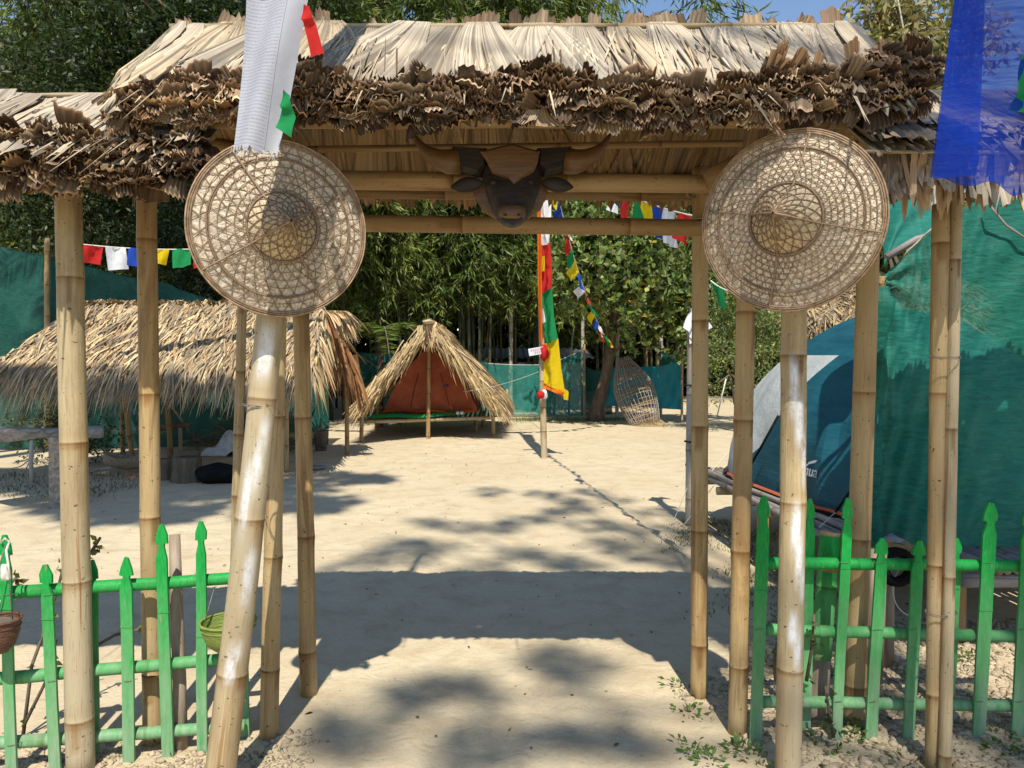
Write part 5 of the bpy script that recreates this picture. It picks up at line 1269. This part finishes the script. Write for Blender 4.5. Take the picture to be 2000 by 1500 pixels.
tmp = bpy.data.objects.new('lettering_curve', fc); COL.objects.link(tmp); bpy.context.view_layer.update()
tm = bpy.data.meshes.new_from_object(tmp.evaluated_get(bpy.context.evaluated_depsgraph_get())); lv = [B_ + na * .03 + xa * q.co.x + ya * q.co.y + na * q.co.z for q in tm.vertices]; lf = [list(q.vertices) for q in tm.polygons]
bpy.data.objects.remove(tmp); mb = MB(); mb.add(lv, lf); mb.build('lettering', M['white'], tt, False)
a0 = on_tent(1582, 909) + na * .03
mb = MB(); mb.prism([a0 + xa * x + ya * y for x, y in ((0, -.012), (.035, .012), (.10, .03), (.125, .05), (.09, .045), (.03, .026))], na * .002); mb.build('leaf_mark', M['white'], tt, False)

# straw lean-to behind the tent, seen over it and through the net
ln = thing('straw_lean_to', 'small straw roofed lean-to behind the blue dome tent', 'lean-to', (4.0, 8.4, 0))
acc = []; straw_slope(acc, P(1560, 578, 8.8), P(1900, 572, 8.8), P(1550, 636, 8.0), P(1900, 640, 8.0), 5, 600, .35, .026, (.74, .72, .68), .15, 1.0, .5); build_acc('thatch', acc, 'straw', ln)
mb = MB(); mb.grid(lambda u, v_: P(1560, 580, 8.8).lerp(P(1900, 574, 8.8), u).lerp(P(1550, 638, 8.0).lerp(P(1900, 642, 8.0), u), v_), 4, 3); mb.build('roof_lining', M['palmunder'], ln)
for px in (1600, 1880): a = P(px, 630, 8.1); pole('post', V((a.x, a.y, 0)), a, .04, .036, 'bamboo_dark', ln, n=8)

# draped net on bent canes
gn = thing('draped_net', 'large green shade net draped from a wrapped pole across the right side', 'net', (2.6, 3.9, 0))
NL = [(P(1722, 545, 3.92), P(1712, 1058, 3.92)), (P(1790, 478, 3.92), P(1765, 1062, 3.90)), (P(1850, 425, 3.9), P(1830, 1064, 3.88)), (P(1930, 380, 3.88), P(1910, 1066, 3.86)), (P(2100, 320, 3.8), P(2080, 1072, 3.84))]
def nf(u, v_):
    m = 4; q = u * m; i = min(int(q + 1e-6), m - 1); k = q - i
    t_, b = NL[i][0].lerp(NL[i + 1][0], k), NL[i][1].lerp(NL[i + 1][1], k); p = t_.lerp(b, v_); w_ = 1 - math.exp(-u * 9)
    # creases run down from the tied corner
    dg = (u * 1.7 + (v_ - .05) * .9); f = (.008 * math.sin(24 * dg + 3 * u) + .006 * math.sin(41 * (u * .5 + v_ * 1.1)) + .03 * math.sin(4.5 * u + 3 * v_)) * (.35 + .65 * w_)
    ang = math.atan2(v_ * 1.4, u + .02); f += .022 * math.exp(-((u * u + v_ * v_) / .12)) * math.sin(ang * 16)
    return p + V((0, f, 0))
mb = MB(); mb.grid(nf, 110, 90); mb.build('netting', M['net'], gn)
mb = MB()
def wr_(u, v_):
    p = P(1716, 560, 3.90).lerp(P(1690, 1062, 3.86), v_); r = .050 + .018 * math.sin(7 * v_ + 1) + .012 * math.sin(21 * v_) + (-.02 if abs(v_ - .02) < .03 else 0); a = 2 * math.pi * u
    r *= 1 + .16 * math.sin(5 * a + 7 * v_); return p + V((math.cos(a) * r, math.sin(a) * r, 0))
mb.grid(wr_, 30, 60); mb.build('wrapped_fold', M['net'], gn)
mb = MB(); mb.grid(lambda u, v_: P(1727, 408, 4.6).lerp(P(1840, 395, 4.6), u).lerp(P(1722, 520, 4.3).lerp(P(1800, 470, 4.3), u), v_) + V((0, .03 * math.sin(9 * u + 5 * v_), .04 * math.sin(5 * u))), 20, 14); mb.build('upper_netting', M['net'], gn)
pole('pole', V((P(1690, 700, 3.90).x - .0, 3.93, 0)), P(1722, 540, 3.93), .026, .022, 'bamboo', gn, n=8)
mb = MB(); mb.tube([P(1722, 590, 4.0), P(1742, 545, 4.0), P(1775, 492, 4.0), P(1830, 440, 4.0), P(1900, 400, 4.0)], [.013, .013, .012, .011, .01], 8); mb.build('bent_cane', M['bamboo_pale'], gn)
mb = MB(); mb.tube([P(1732, 502, 4.05), P(1790, 467, 4.05), P(1830, 455, 4.05)], [.020, .018, .012], 8); mb.build('bent_cane', M['bamboo_grey'], gn)
mb = MB(); mb.tube([P(1930, 398, 3.82), P(1965, 440, 3.80), P(2040, 490, 3.78)], .0055, 6); mb.build('hose', M['bamboo_grey'], gn)
mb = MB(); mb.tube([P(1740, 565, 3.9) + V((math.cos(a) * .04, math.sin(a) * .04, .01 * math.sin(3 * a))) for a in [i * .6 for i in range(12)]], .006, 5); mb.build('tie', M['net_dark'], gn)
pole('prop', P(1741, 640, 4.02), V((P(1735, 900, 4.0).x, 4.02, PZ)), .014, .013, 'bamboo_pale', gn, n=8)

# things tucked under the net
g = P(1757, 1085, 3.55); ty = thing('worn_tyre', 'worn dark tyre tucked under the edge of the green net', 'tyre', (g.x, g.y, .42))
mb = MB(); mb.grid(lambda u, v_: V((g.x, g.y + .03, .505)) + V((math.cos(2 * math.pi * u) * (.072 + .022 * math.cos(2 * math.pi * v_)), math.sin(2 * math.pi * v_) * .04, math.sin(2 * math.pi * u) * (.072 + .022 * math.cos(2 * math.pi * v_)))), 30, 12); mb.build('tread', M['black'], ty)
mb = MB(); mb.tube([V((g.x + math.cos(a) * .05, g.y - .006, .505 + math.sin(a) * .05)) for a in [i * math.pi / 12 for i in range(25)]], .004, 5, cap=False); mb.build('bead', M['black'], ty)
g = P(1742, 1068, 3.78); mb = MB(); mb.grid(lambda u, v_: g + V(((u - .5) * .14, (v_ - .5) * .1, .015 + .03 * math.sin(math.pi * u) + .014 * math.sin(8 * v_ + 9 * u))), 12, 8); o = mb.build('plastic_bag', M['greymetal'], None, True, g); tag(o, 'crumpled grey plastic bag above the worn tyre', 'bag')
mb = MB(); c = P(1785, 1150, 3.6); mb.tube([c + V((math.cos(a) * .10, .0, math.sin(a) * .13)) for a in [R(95) + i * .2 for i in range(16)]], .0025, 5); o = mb.build('wire_loop', M['ropemat'], None, True, c); tag(o, 'loop of pale wire hanging under the platform edge', 'wire')
for k, (px, py, tpx, tpy, D, r, lab) in enumerate(((1703, 1330, 1716, 1072, 3.45, .045, 'grey split log standing under the net corner'), (1735, 1225, 1737, 1090, 3.65, .028, 'thin grey stake right of the split log'))):
    a, b = P(px, py, D), P(tpx, tpy, D); a.z = 0 if k == 0 else .0; mb = MB(); mb.tube([a, a.lerp(b, .5), b], [r, r * .95, r * .8], 10); o = mb.build('log', M['wood'], None, True, a); tag(o, lab, 'log')
gp = G(1348, 1026); cp = thing('grey_cane', 'grey banded bamboo cane standing just behind the right gateway posts', 'pole', gp)
pole('cane', gp - V((0, 0, .05)), P(1352, 640, gp.y), .045, .042, 'bamboo_grey', cp, sp=.45, n=14)
def rag(name, quad, amp=.02): cloth(name, [P(x, y, gp.y + d_) for x, y, d_ in quad], 'white', cp, 8, 8, amp, 3)
rag('knotted_cloth', ((1352, 602, -.06), (1366, 606, -.02), (1358, 668, -.08), (1336, 640, -.08)))
rag('knotted_cloth', ((1352, 600, -.05), (1372, 610, .02), (1384, 640, .03), (1350, 672, -.07)), .03)
mb = MB()
for py in (752, 862): c = P(1348, py, gp.y); mb.tube([c + V((math.cos(a) * .05, math.sin(a) * .05, 0)) for a in [i * math.pi / 8 for i in range(17)]], .006, 5, cap=False)
mb.build('tie', M['black'], cp)
cord('thin white guy line pegged left of the tent platform', [P(1352, 930, 6.7), G(1312, 1026)], .003)
cord('thin white guy line pegged at the foot of the third right post', [P(1420, 915, 6.6), G(1332, 1030)], .003)

# ------------------------------------------------------------------ trees
def trunk_tube(mb, pts, r0, r1, n=10): 
    m = len(pts); mb.tube(pts, [r0 + (r1 - r0) * i / (m - 1) for i in range(m)], n)
def clump_leaves(centres, radii, per, L, W, colr, dv=.25, down=.3, squash=.75):
    c = np.asarray(centres, float); k = len(c); idx = np.repeat(np.arange(k), per); n = len(idx)
    d = rng.normal(size=(n, 3)); d /= np.linalg.norm(d, axis=1, keepdims=True); rr = rng.random(n) ** .45
    p = c[idx] + d * (np.asarray(radii)[idx] * rr)[:, None] * np.array([1, 1, squash])
    dd = d * .8 + rng.normal(size=(n, 3)) * .6; dd[:, 2] -= down
    return leaves(p, dd, L * rng.uniform(.6, 1.25, n), W * rng.uniform(.7, 1.25, n), jt(n, colr, dv, .08))
def ellipsoid_centres(c, r, n, shell=.55):
    d = rng.normal(size=(n, 3)); d /= np.linalg.norm(d, axis=1, keepdims=True); q = shell + (1 - shell) * rng.random(n); return np.array(c)[None] + d * np.array(r)[None] * q[:, None]
def broad_tree(name, label, base, top, r0, crown_c, crown_r, ncl, per, L, W, colr, group=None, cr=(.35, .7), mat='leaf_gloss', shell=.45, limbs=7, down=.3, tmat='bark', cat='tree', second=None, lean=.15):
    o = thing(name, label, cat, base, group); b, t = V(base), V(top); mb = MB()
    pts = [b.lerp(t, i / 6) + V((math.sin(i * 1.3) * lean * .3, math.cos(i * 1.7) * lean * .3, 0)) * (i > 0) for i in range(7)]; pts[0] = b - V((0, 0, .05)); trunk_tube(mb, pts, r0, r0 * .55)
    cs = ellipsoid_centres(crown_c, crown_r, ncl, shell)
    for k in range(limbs):
        e = V(cs[k * (ncl // limbs)]); s_ = pts[3 + k % 4]; trunk_tube(mb, [s_, s_.lerp(e, .4) + V((random.uniform(-.1, .1), 0, .15)), s_.lerp(e, .75), e], r0 * .38, r0 * .08, 6)
    mb.build('trunk', M[tmat], o)
    rad = rng.uniform(cr[0], cr[1], ncl); parts = [clump_leaves(cs, rad, per, L, W, colr, .25, down)]
    if second: parts.append(clump_leaves(cs + rng.normal(size=cs.shape) * .1, rad, max(1, per // 6), L, W, second, .2, down))
    v, f, c, _ = join(parts); link_mesh('crown', v, f, c, None, M[mat], o); return o

# bamboo groves: two clumps modelled, the rest are copies turned and scaled
def bamboo_clump(name, label, ncul, H, spread, group, colr, nb=34, per=13, L=.20):
    o = thing(name, label, 'bamboo', (0, 0, 0), group); parts = []; 
    for k in range(ncul):
        a = random.uniform(0, 6.28); rr = random.uniform(.1, .8); b = V((math.cos(a) * rr, math.sin(a) * rr, 0)); h = H * random.uniform(.75, 1.05)
        ln = V((math.cos(a), math.sin(a), 0)) * spread * random.uniform(.4, 1.2)
        at = lambda t: b + V((0, 0, h * t - .10 * h * max(0, t - .6) ** 1.5 * 2)) + ln * t ** 2.2
        mb = MB(); pts = [at(i / 14) for i in range(15)]; trunk_tube(mb, pts, .036, .008, 7); mb.build('culm', M['culm'], o)
        for q in range(nb):
            t = random.uniform(.20, 1.0) ** .8; s_ = at(t); az = random.uniform(0, 6.28); bl_ = random.uniform(.5, 1.5) * (1.2 - t * .4)
            dv_ = V((math.cos(az), math.sin(az), random.uniform(.0, .5)))
            u = rng.random(per); p = np.array(s_)[None] + np.array(dv_)[None] * (u * bl_)[:, None]; p[:, 2] -= (u ** 2) * bl_ * .75; p += rng.normal(size=(per, 3)) * .035
            d = np.array([dv_.x * .6, dv_.y * .6, -.7])[None] + rng.normal(size=(per, 3)) * .45
            parts.append(leaves(p, d, L * rng.uniform(.6, 1.3, per), L * .145, jt(per, colr, .40, .09), .05))
    v, f, c, _ = join(parts); link_mesh('foliage', v, f, c, None, M['leaf'], o); return o
GB = 'bamboo clumps along the back of the yard'
b1 = bamboo_clump('bamboo_clump', 'x', 9, 13.8, 3.2, GB, (.15, .185, .04), 150, 34, .26)
b2 = bamboo_clump('bamboo_clump', 'x', 9, 12.6, 2.6, GB, (.10, .135, .03), 150, 32, .25)
b3 = bamboo_clump('bamboo_clump', 'x', 9, 7.6, 1.7, GB, (.12, .15, .033), 90, 18, .23)
spots = [(b1, -2.4, 18.6, .3, 1.0, 'arching bamboo clump directly behind the thatched hut'), (b2, -5.2, 21.5, 1.9, 1.05, 'dense tall bamboo clump behind the left hat'), (b3, 5.0, 24.5, .8, 1.75, 'short bamboo clump behind the leafy tree, right of centre'),
         (b1, .1, 21.0, 2.6, 1.0, 'tall bright bamboo clump behind the flagpole'), (b2, -8.4, 20.0, 4.0, 1.1, 'dark tall bamboo clump at the far left'), (b1, -11.5, 18.0, 5.0, 1.05, 'bamboo clump behind the tall green net at the left edge'),
         (b2, 2.8, 24.0, .9, .72, 'yellowish bamboo clump over the middle right of the gateway roof'), (b3, 9.0, 24.0, 3.0, 1.0, 'low bamboo clump behind the right side canopy'), (b1, -4.0, 26.0, 1.1, 1.1, 'tallest bamboo clump deep behind the hut'), (b2, -1.0, 27.0, 3.3, 1.08, 'deep shaded bamboo clump behind the pale net'), (b1, -6.6, 18.2, 5.6, 1.12, 'arching bamboo clump over the right end of the long shelter'), (b2, 1.6, 26.0, 2.2, .74, 'dim bamboo clump between the pale net and the leaning trunk'), (b1, -4.3, 18.2, 2.2, .96, 'bright drooping bamboo clump just right of the left hat'), (b2, -.9, 19.2, 4.4, 1.02, 'bamboo clump hanging over the peak of the thatched hut'), (b1, 1.1, 19.8, 1.5, .88, 'bamboo clump drooping just left of the flag banner')]
seen = set()
for src, x, y, rz, sc, lab in spots:
    if src.name not in seen: seen.add(src.name); src.location = (x, y, 0); src.rotation_euler = (0, 0, rz); src.scale = (sc,) * 3; src['label'] = lab
    else: copy_thing(src, (x, y, 0), rz, sc, lab)
# deep wood behind everything: reads as one dark mass
n = 150000
p = np.zeros((n, 3)); p[:, 0] = rng.uniform(-24, 24, n); p[:, 1] = rng.uniform(28, 33, n); p[:, 2] = rng.random(n) ** 1.25 * np.where(p[:, 0] < 3.5, 13.5, 7.4); d = rng.normal(size=(n, 3))
v, f, c, _ = leaves(p, d, rng.uniform(.3, .6, n), rng.uniform(.14, .3, n), jt(n, (.035, .05, .014), .3))
fw = [(v, f, c, np.zeros_like(v))]
mb = MB()
tag(link_mesh('wood_beyond', v, f, c, None, M['leaf']), 'dark unbroken wood closing the back of the yard', 'woodland', kind='stuff')
# pale slender palm stems
GP = 'slender pale stems at the back of the yard'
for px, D, tp, lab in ((997, 19.5, 380, 'slender pale stem rising right of the thatched hut'), (1137, 19.3, 560, 'thin pale stem behind the corner of the pale net'), (1205, 18.2, 520, 'pale stem close behind the leaning jackfruit trunk'), (1290, 18.8, 560, 'pale stem right of the woven fish trap'), (862, 20.5, 420, 'dim thin stem behind the peak of the thatched hut')):
    a = gz(px, D); mb = MB(); b = P(px + 4, tp - 330, D); bamboo(mb, a - V((0, 0, .05)), b, .055 if px == 997 else .045, .04, .30, n=10)
    o = thing('slender_tree', lab, 'tree', a, GP); mb.build('trunk', M['bark_pale'] if px != 862 else M['bark'], o)
    nn_ = 9; parts = []
    for k in range(nn_):
        az = k * 2.4; dv_ = np.array([math.cos(az), math.sin(az), .35]); m_ = 90; u = rng.random(m_); q = np.array(b)[None] + dv_[None] * (u * 1.7)[:, None]; q[:, 2] -= u ** 2 * 1.3
        sgn = np.where(rng.random(m_) < .5, 1, -1)[:, None]; d = np.cross(dv_, [0, 0, 1])[None] * sgn * .8 + dv_[None] * .6 + np.array([0, 0, -.5])
        parts.append(leaves(q, d, .42, .035, jt(m_, (.09, .13, .03))))
    v, f, c, _ = join(parts); link_mesh('crown', v, f, c, None, M['leaf'], o)

# the leafy jackfruit-like tree right of the flagpole
jt_o = thing('leafy_tree', 'leafy tree with big glossy leaves and a leaning trunk right of the flagpole', 'tree', gz(1160, 15.9))
a = G(1163, 822); mb = MB(); pts = [a - V((0, 0, .05)), P(1168, 790, a.y), P(1180, 745, a.y - .1), P(1190, 700, a.y - .2), P(1196, 640, a.y - .2), P(1210, 560, a.y), P(1225, 470, a.y)]
mb.tube(pts, [.22, .15, .125, .115, .10, .08, .05], 12)
cs = np.concatenate([ellipsoid_centres((2.55, 16.2, 3.5), (1.75, 1.5, 1.75), 120, .35), ellipsoid_centres((1.75, 15.6, 3.3), (.85, .9, 1.3), 50, .3), ellipsoid_centres((3.9, 16.6, 2.6), (1.5, 1.2, 1.1), 70, .3)])
for k in range(12):
    e = V(cs[k * 20 + 3]); s_ = pts[3 + k % 4]; trunk_tube(mb, [s_, s_.lerp(e, .45) + V((0, 0, .12)), e], .04, .012, 6)
mb.build('trunk', M['bark'], jt_o)
# leaves in rosettes at the twig ends
tips = cs[np.repeat(np.arange(len(cs)), 9)] + rng.normal(size=(len(cs) * 9, 3)) * .26; k = 7; idx = np.repeat(np.arange(len(tips)), k); n = len(idx)
ax_ = rng.normal(size=(len(tips), 3)) + np.array([0, -.6, .8]); d = rng.normal(size=(n, 3)) + ax_[idx] * .5
cl_ = jt(n, (.14, .19, .06), .5, .1); m_ = rng.random(n) < .14; cl_[m_] = jt(int(m_.sum()), (.30, .33, .08), .2); m_ = rng.random(n) < .012; cl_[m_] = jt(int(m_.sum()), (.42, .22, .03), .2)
v, f, c, _ = leaves(tips[idx], d, .185 * rng.uniform(.6, 1.2, n), .095 * rng.uniform(.7, 1.2, n), cl_); link_mesh('crown', v, f, c, None, M['leaf_gloss'], jt_o)

GT = 'dark broadleaf trees behind the left side'
for nm_, lab, bx, by, cz, r_, colr, L, nc in (('broadleaf_tree', 'dark dense broadleaf tree above the left canopy, nearest the white banner', -4.3, 14.6, 6.3, (1.9, 1.2, 2.6), (.032, .05, .015), .13, 330), ('broadleaf_tree', 'dark broadleaf tree at the left edge behind the tall net', -8.2, 14.6, 5.4, (2.3, 1.5, 3.4), (.034, .05, .016), .13, 380),
        ('broadleaf_tree', 'tall dark tree over the left canopy, between two other dark trees', -6.3, 15.2, 7.0, (2.2, 1.4, 2.8), (.036, .055, .017), .14, 360), ('broadleaf_tree', 'dim leafy tree seen low between the two left posts', -5.2, 13.8, 3.3, (1.7, .8, 1.5), (.028, .045, .014), .10, 260)):
    broad_tree(nm_, lab, (bx, by + .4, 0), (bx, by + .3, cz * .8), .13, (bx, by, cz), r_, nc, 52, L, L * .42, colr, GT, (.3, .6), 'leaf_gloss', .35, 7, .35)
broad_tree('leafy_bush', 'rounded pale leafy bush behind the right gateway posts', (4.4, 15.0, 0), (4.4, 15.0, 1.2), .06, (4.45, 15.0, 1.9), (1.1, .8, 1.35), 130, 50, .075, .038, (.13, .17, .055), None, (.2, .42), 'leaf_gloss', .3, 6, .2, cat='bush', second=(.34, .33, .12))
broad_tree('leafy_bush', 'dark low bush under the plank bench at the left edge', (-6.3, 10.6, 0), (-6.3, 10.6, .4), .03, (-6.2, 10.6, .45), (.9, .4, .4), 40, 40, .06, .03, (.06, .075, .02), None, (.15, .3), 'leaf', .2, 4, .1, cat='bush')
# dry leaved tree against the sky at the right
broad_tree('dry_leaved_tree', 'sparse tree with pale dry leaves against the sky, right of the gateway roof', (7.8, 13.8, 0), (7.3, 13.6, 5.2), .11, (6.9, 13.5, 6.6), (1.45, 1.1, 1.75), 150, 42, .18, .065, (.25, .225, .11), None, (.16, .36), 'leaf', .3, 18, .5, 'bark_pale', second=(.42, .35, .16))
broad_tree('dry_leaved_tree', 'greener tree low behind the right end of the gateway roof', (8.2, 15.8, 0), (8.2, 15.7, 3.2), .10, (8.0, 15.6, 4.7), (1.6, 1.0, 1.3), 120, 40, .14, .05, (.17, .19, .055), None, (.25, .45), 'leaf', .3, 8, .5, 'bark_pale', second=(.36, .33, .12))
# palm fronds at the top left and behind the shelter
def frond(acc, base, d, L, colr, droop=.8, m_=120, lf=.42, wl=.03):
    d = np.array(d, float); d /= np.linalg.norm(d); t = np.sort(rng.random(m_)); q = np.array(base)[None] + d[None] * (t * L)[:, None]; q[:, 2] -= droop * L * t ** 2 * .5
    sd = np.cross(d, [0, 0, 1]); sg = np.where(np.arange(m_) % 2 == 0, 1., -1.)[:, None]
    dd = sd[None] * sg + d[None] * .7 + np.array([0, 0, -.55])[None] + rng.normal(size=(m_, 3)) * .12
    acc.append(leaves(q, dd, lf * (1.1 - t * .6), wl, jt(m_, colr, .15), .03))
    return [V(np.array(base) + d * L * k / 8 - np.array([0, 0, droop * L * (k / 8) ** 2 * .5])) for k in range(9)]
def palm(label, base, top, r, fr_, colr, fl, droop):
    o = thing('palm_tree', label, 'palm', base); mb = MB(); b, t = V(base), V(top); bamboo(mb, b - V((0, 0, .05)), t, r, r * .8, .12, n=10); acc = []
    for az, el in fr_:
        mb.tube(frond(acc, t, (math.cos(az), math.sin(az), el), fl, colr, droop), .012, 5, cap=False)
    mb.build('trunk', M['bark'], o); v, f, c, _ = join(acc); link_mesh('crown', v, f, c, None, M['leaf_gloss'], o)
palm('palm with long drooping fronds at the top left corner', (-8.6, 10.4, 0), (-6.7, 9.6, 6.6), .10, [(k * .7, .35 + .3 * (k % 3)) for k in range(9)], (.05, .075, .02), 2.6, 1.3)
palm('small palm with arching fronds between the shelter and the thatched hut', (-2.75, 15.9, 0), (-2.7, 15.9, 2.0), .07, [(k * .8 + .2, .5 + .25 * (k % 2)) for k in range(9)], (.10, .14, .025), 1.35, 1.6)
# unseen tall trees beside and behind the viewer whose crowns dapple the ground
def shade_tree(label, base, top, cl, per, L, colr=(.06, .1, .025)):
    o = thing('tall_shade_tree', label, 'tree', base, None); mb = MB(); b, t = V(base), V(top); pts = [b.lerp(t, i / 8) for i in range(9)]; trunk_tube(mb, pts, .22, .10)
    for c in cl[::3]: trunk_tube(mb, [pts[7], pts[7].lerp(V(c[:3]), .5) + V((0, 0, .5)), V(c[:3])], .06, .012, 5)
    mb.build('trunk', M['bark'], o); cs = np.array([c[:3] for c in cl]); v, f, c_, _ = clump_leaves(cs, np.array([c[3] for c in cl]), per, L, L * .5, colr); link_mesh('crown', v, f, c_, None, M['leaf_gloss'], o)
def shade_at(gx, gy, h, r): k = h / math.tan(SUN_EL); return (gx + math.sin(SUN_AZ) * k, gy - math.cos(SUN_AZ) * k, h, r)
cl = [shade_at(G(px, py).x, G(px, py).y, random.uniform(17.5, 20.5), r * (.44 if py > 1200 else .80)) for px, py, r in ((830, 1340, .13), (1075, 1290, .20), (1130, 1310, .16), (930, 1345, .12), (800, 1370, .12), (960, 1440, .20), (1060, 1440, .18), (1185, 1435, .21), (1230, 1450, .16), (690, 1450, .20), (640, 1420, .16), (900, 1480, .16),
      (1090, 1095, .22), (1130, 1100, .16), (950, 1110, .2), (860, 1075, .25), (800, 1085, .22), (740, 1090, .2), (690, 1115, .3), (780, 1060, .2), (1025, 1015, .24), (1160, 1025, .28), (1240, 1035, .24), (1080, 1000, .2), (1140, 990, .26), (1100, 975, .22), (970, 1030, .22), (1230, 1080, .24), (1330, 1060, .3), (960, 960, .22), (1150, 960, .2), (1290, 1000, .2), (1190, 1060, .22), (1290, 1090, .24), (1020, 1080, .16), (900, 1030, .2), (1060, 965, .2), (1200, 975, .2), (1340, 1030, .25), (840, 1020, .16))]
shade_tree('tall tree behind the viewpoint whose leaves dapple the entrance path', (5.6, -10.0, 0), (2.6, -9.0, 18.0), cl, 34, .20)
cl = [shade_at(random.uniform(-6.8, -4.4), random.uniform(12.5, 20), random.uniform(14.5, 18), random.uniform(.7, 1.2)) for _ in range(26)] + [shade_at(random.uniform(-6, -1.6), random.uniform(7.0, 9.4), random.uniform(14, 17), random.uniform(.12, .38)) for _ in range(40)] + [shade_at(random.uniform(-6.6, -2.7), random.uniform(8.6, 9.5), random.uniform(14, 16), random.uniform(.3, .5)) for _ in range(50)]
shade_tree('unseen tree added left of the entrance so its high crown shades the left side', (-9.5, 2.0, 0), (-7.0, 1.0, 14.5), cl, 80, .3)  # added out of view; clumps placed to shade the left trees and shelter ground

# ------------------------------------------------------------------ small plants by the fences
def climber(label, pts, nl, L, colr, mat='leaf_gloss'):
    o = thing('leafy_creeper', label, 'plant', pts[0][0]); mb = MB(); pos = []; 
    for st_ in pts:
        mb.tube(st_, [.004 + .003 * (1 - i / len(st_)) for i in range(len(st_))], 6)
        for k in range(len(st_) - 1): pos += [st_[k].lerp(st_[k + 1], u) for u in (.2, .5, .8)]
    mb.build('stem', M['bark'], o); pos = np.array([tuple(p) for p in pos]); idx = rng.integers(len(pos) // 4, len(pos), nl); d = rng.normal(size=(nl, 3)); d[:, 1] -= .3
    v, f, c, _ = leaves(pos[idx] + rng.normal(size=(nl, 3)) * .012, d, L * rng.uniform(.6, 1.2, nl), L * .55, jt(nl, colr, .3), .1); link_mesh('foliage', v, f, c, None, M[mat], o); return o
q = lambda *a: [P(x, y, D) for x, y, D in a]
climber('thin thorny creeper with small yellow green leaves along the left fence', [q((40, 1480, 2.95), (62, 1300, 2.98), (95, 1210, 3.0), (118, 1130, 3.0), (128, 1090, 2.98)), q((45, 1420, 2.95), (90, 1330, 3.0), (110, 1250, 3.0)), q((10, 1150, 2.8), (30, 1130, 2.82), (42, 1135, 2.84))], 34, .036, (.20, .20, .05))
climber('thin creeper twig with sparse leaves between the two left canopy posts', [q((190, 1260, 2.98), (225, 1240, 3.0), (262, 1232, 3.0), (292, 1225, 3.0)), q((178, 1080, 2.85), (188, 1062, 2.85), (196, 1050, 2.85))], 22, .034, (.20, .19, .05))
climber('small dark green plant growing at the white smeared right post', [q((1515, 1330, 2.85), (1512, 1290, 2.85), (1518, 1255, 2.85)), q((1575, 1330, 2.9), (1585, 1270, 2.9), (1590, 1200, 2.9)), q((1628, 1440, 2.86), (1620, 1395, 2.86), (1612, 1340, 2.86))], 40, .034, (.06, .10, .03))
sp = thing('bare_sapling', 'bare pale sapling standing under the plank bench', 'tree', G(63, 942)); mb = MB(); a = G(63, 942)
trunk_tube(mb, [a, P(60, 900, a.y), P(62, 860, a.y)], .030, .018, 8)
for x, y in ((20, 915), (25, 905), (35, 925), (95, 905), (80, 880)): trunk_tube(mb, [P(61, 895, a.y), P((x + 61) / 2, y - 4, a.y), P(x, y, a.y)], .009, .004, 5)
mb.build('trunk', M['bark_pale'], sp)
mb = MB(); mb.tube([P(2, 1060, 2.66), P(10, 1052, 2.60), P(18, 1058, 2.62), P(12, 1075, 2.60), P(16, 1100, 2.60), P(20, 1130, 2.60)], .004, 6); mb.ell(P(10, 1118, 2.60), (.014, .012, .028), noise=.3); o = mb.build('twine', M['ropemat'], None, True, P(10, 1060, 2.62)); tag(o, 'tangled grey twine knotted on the leftmost picket', 'twine')
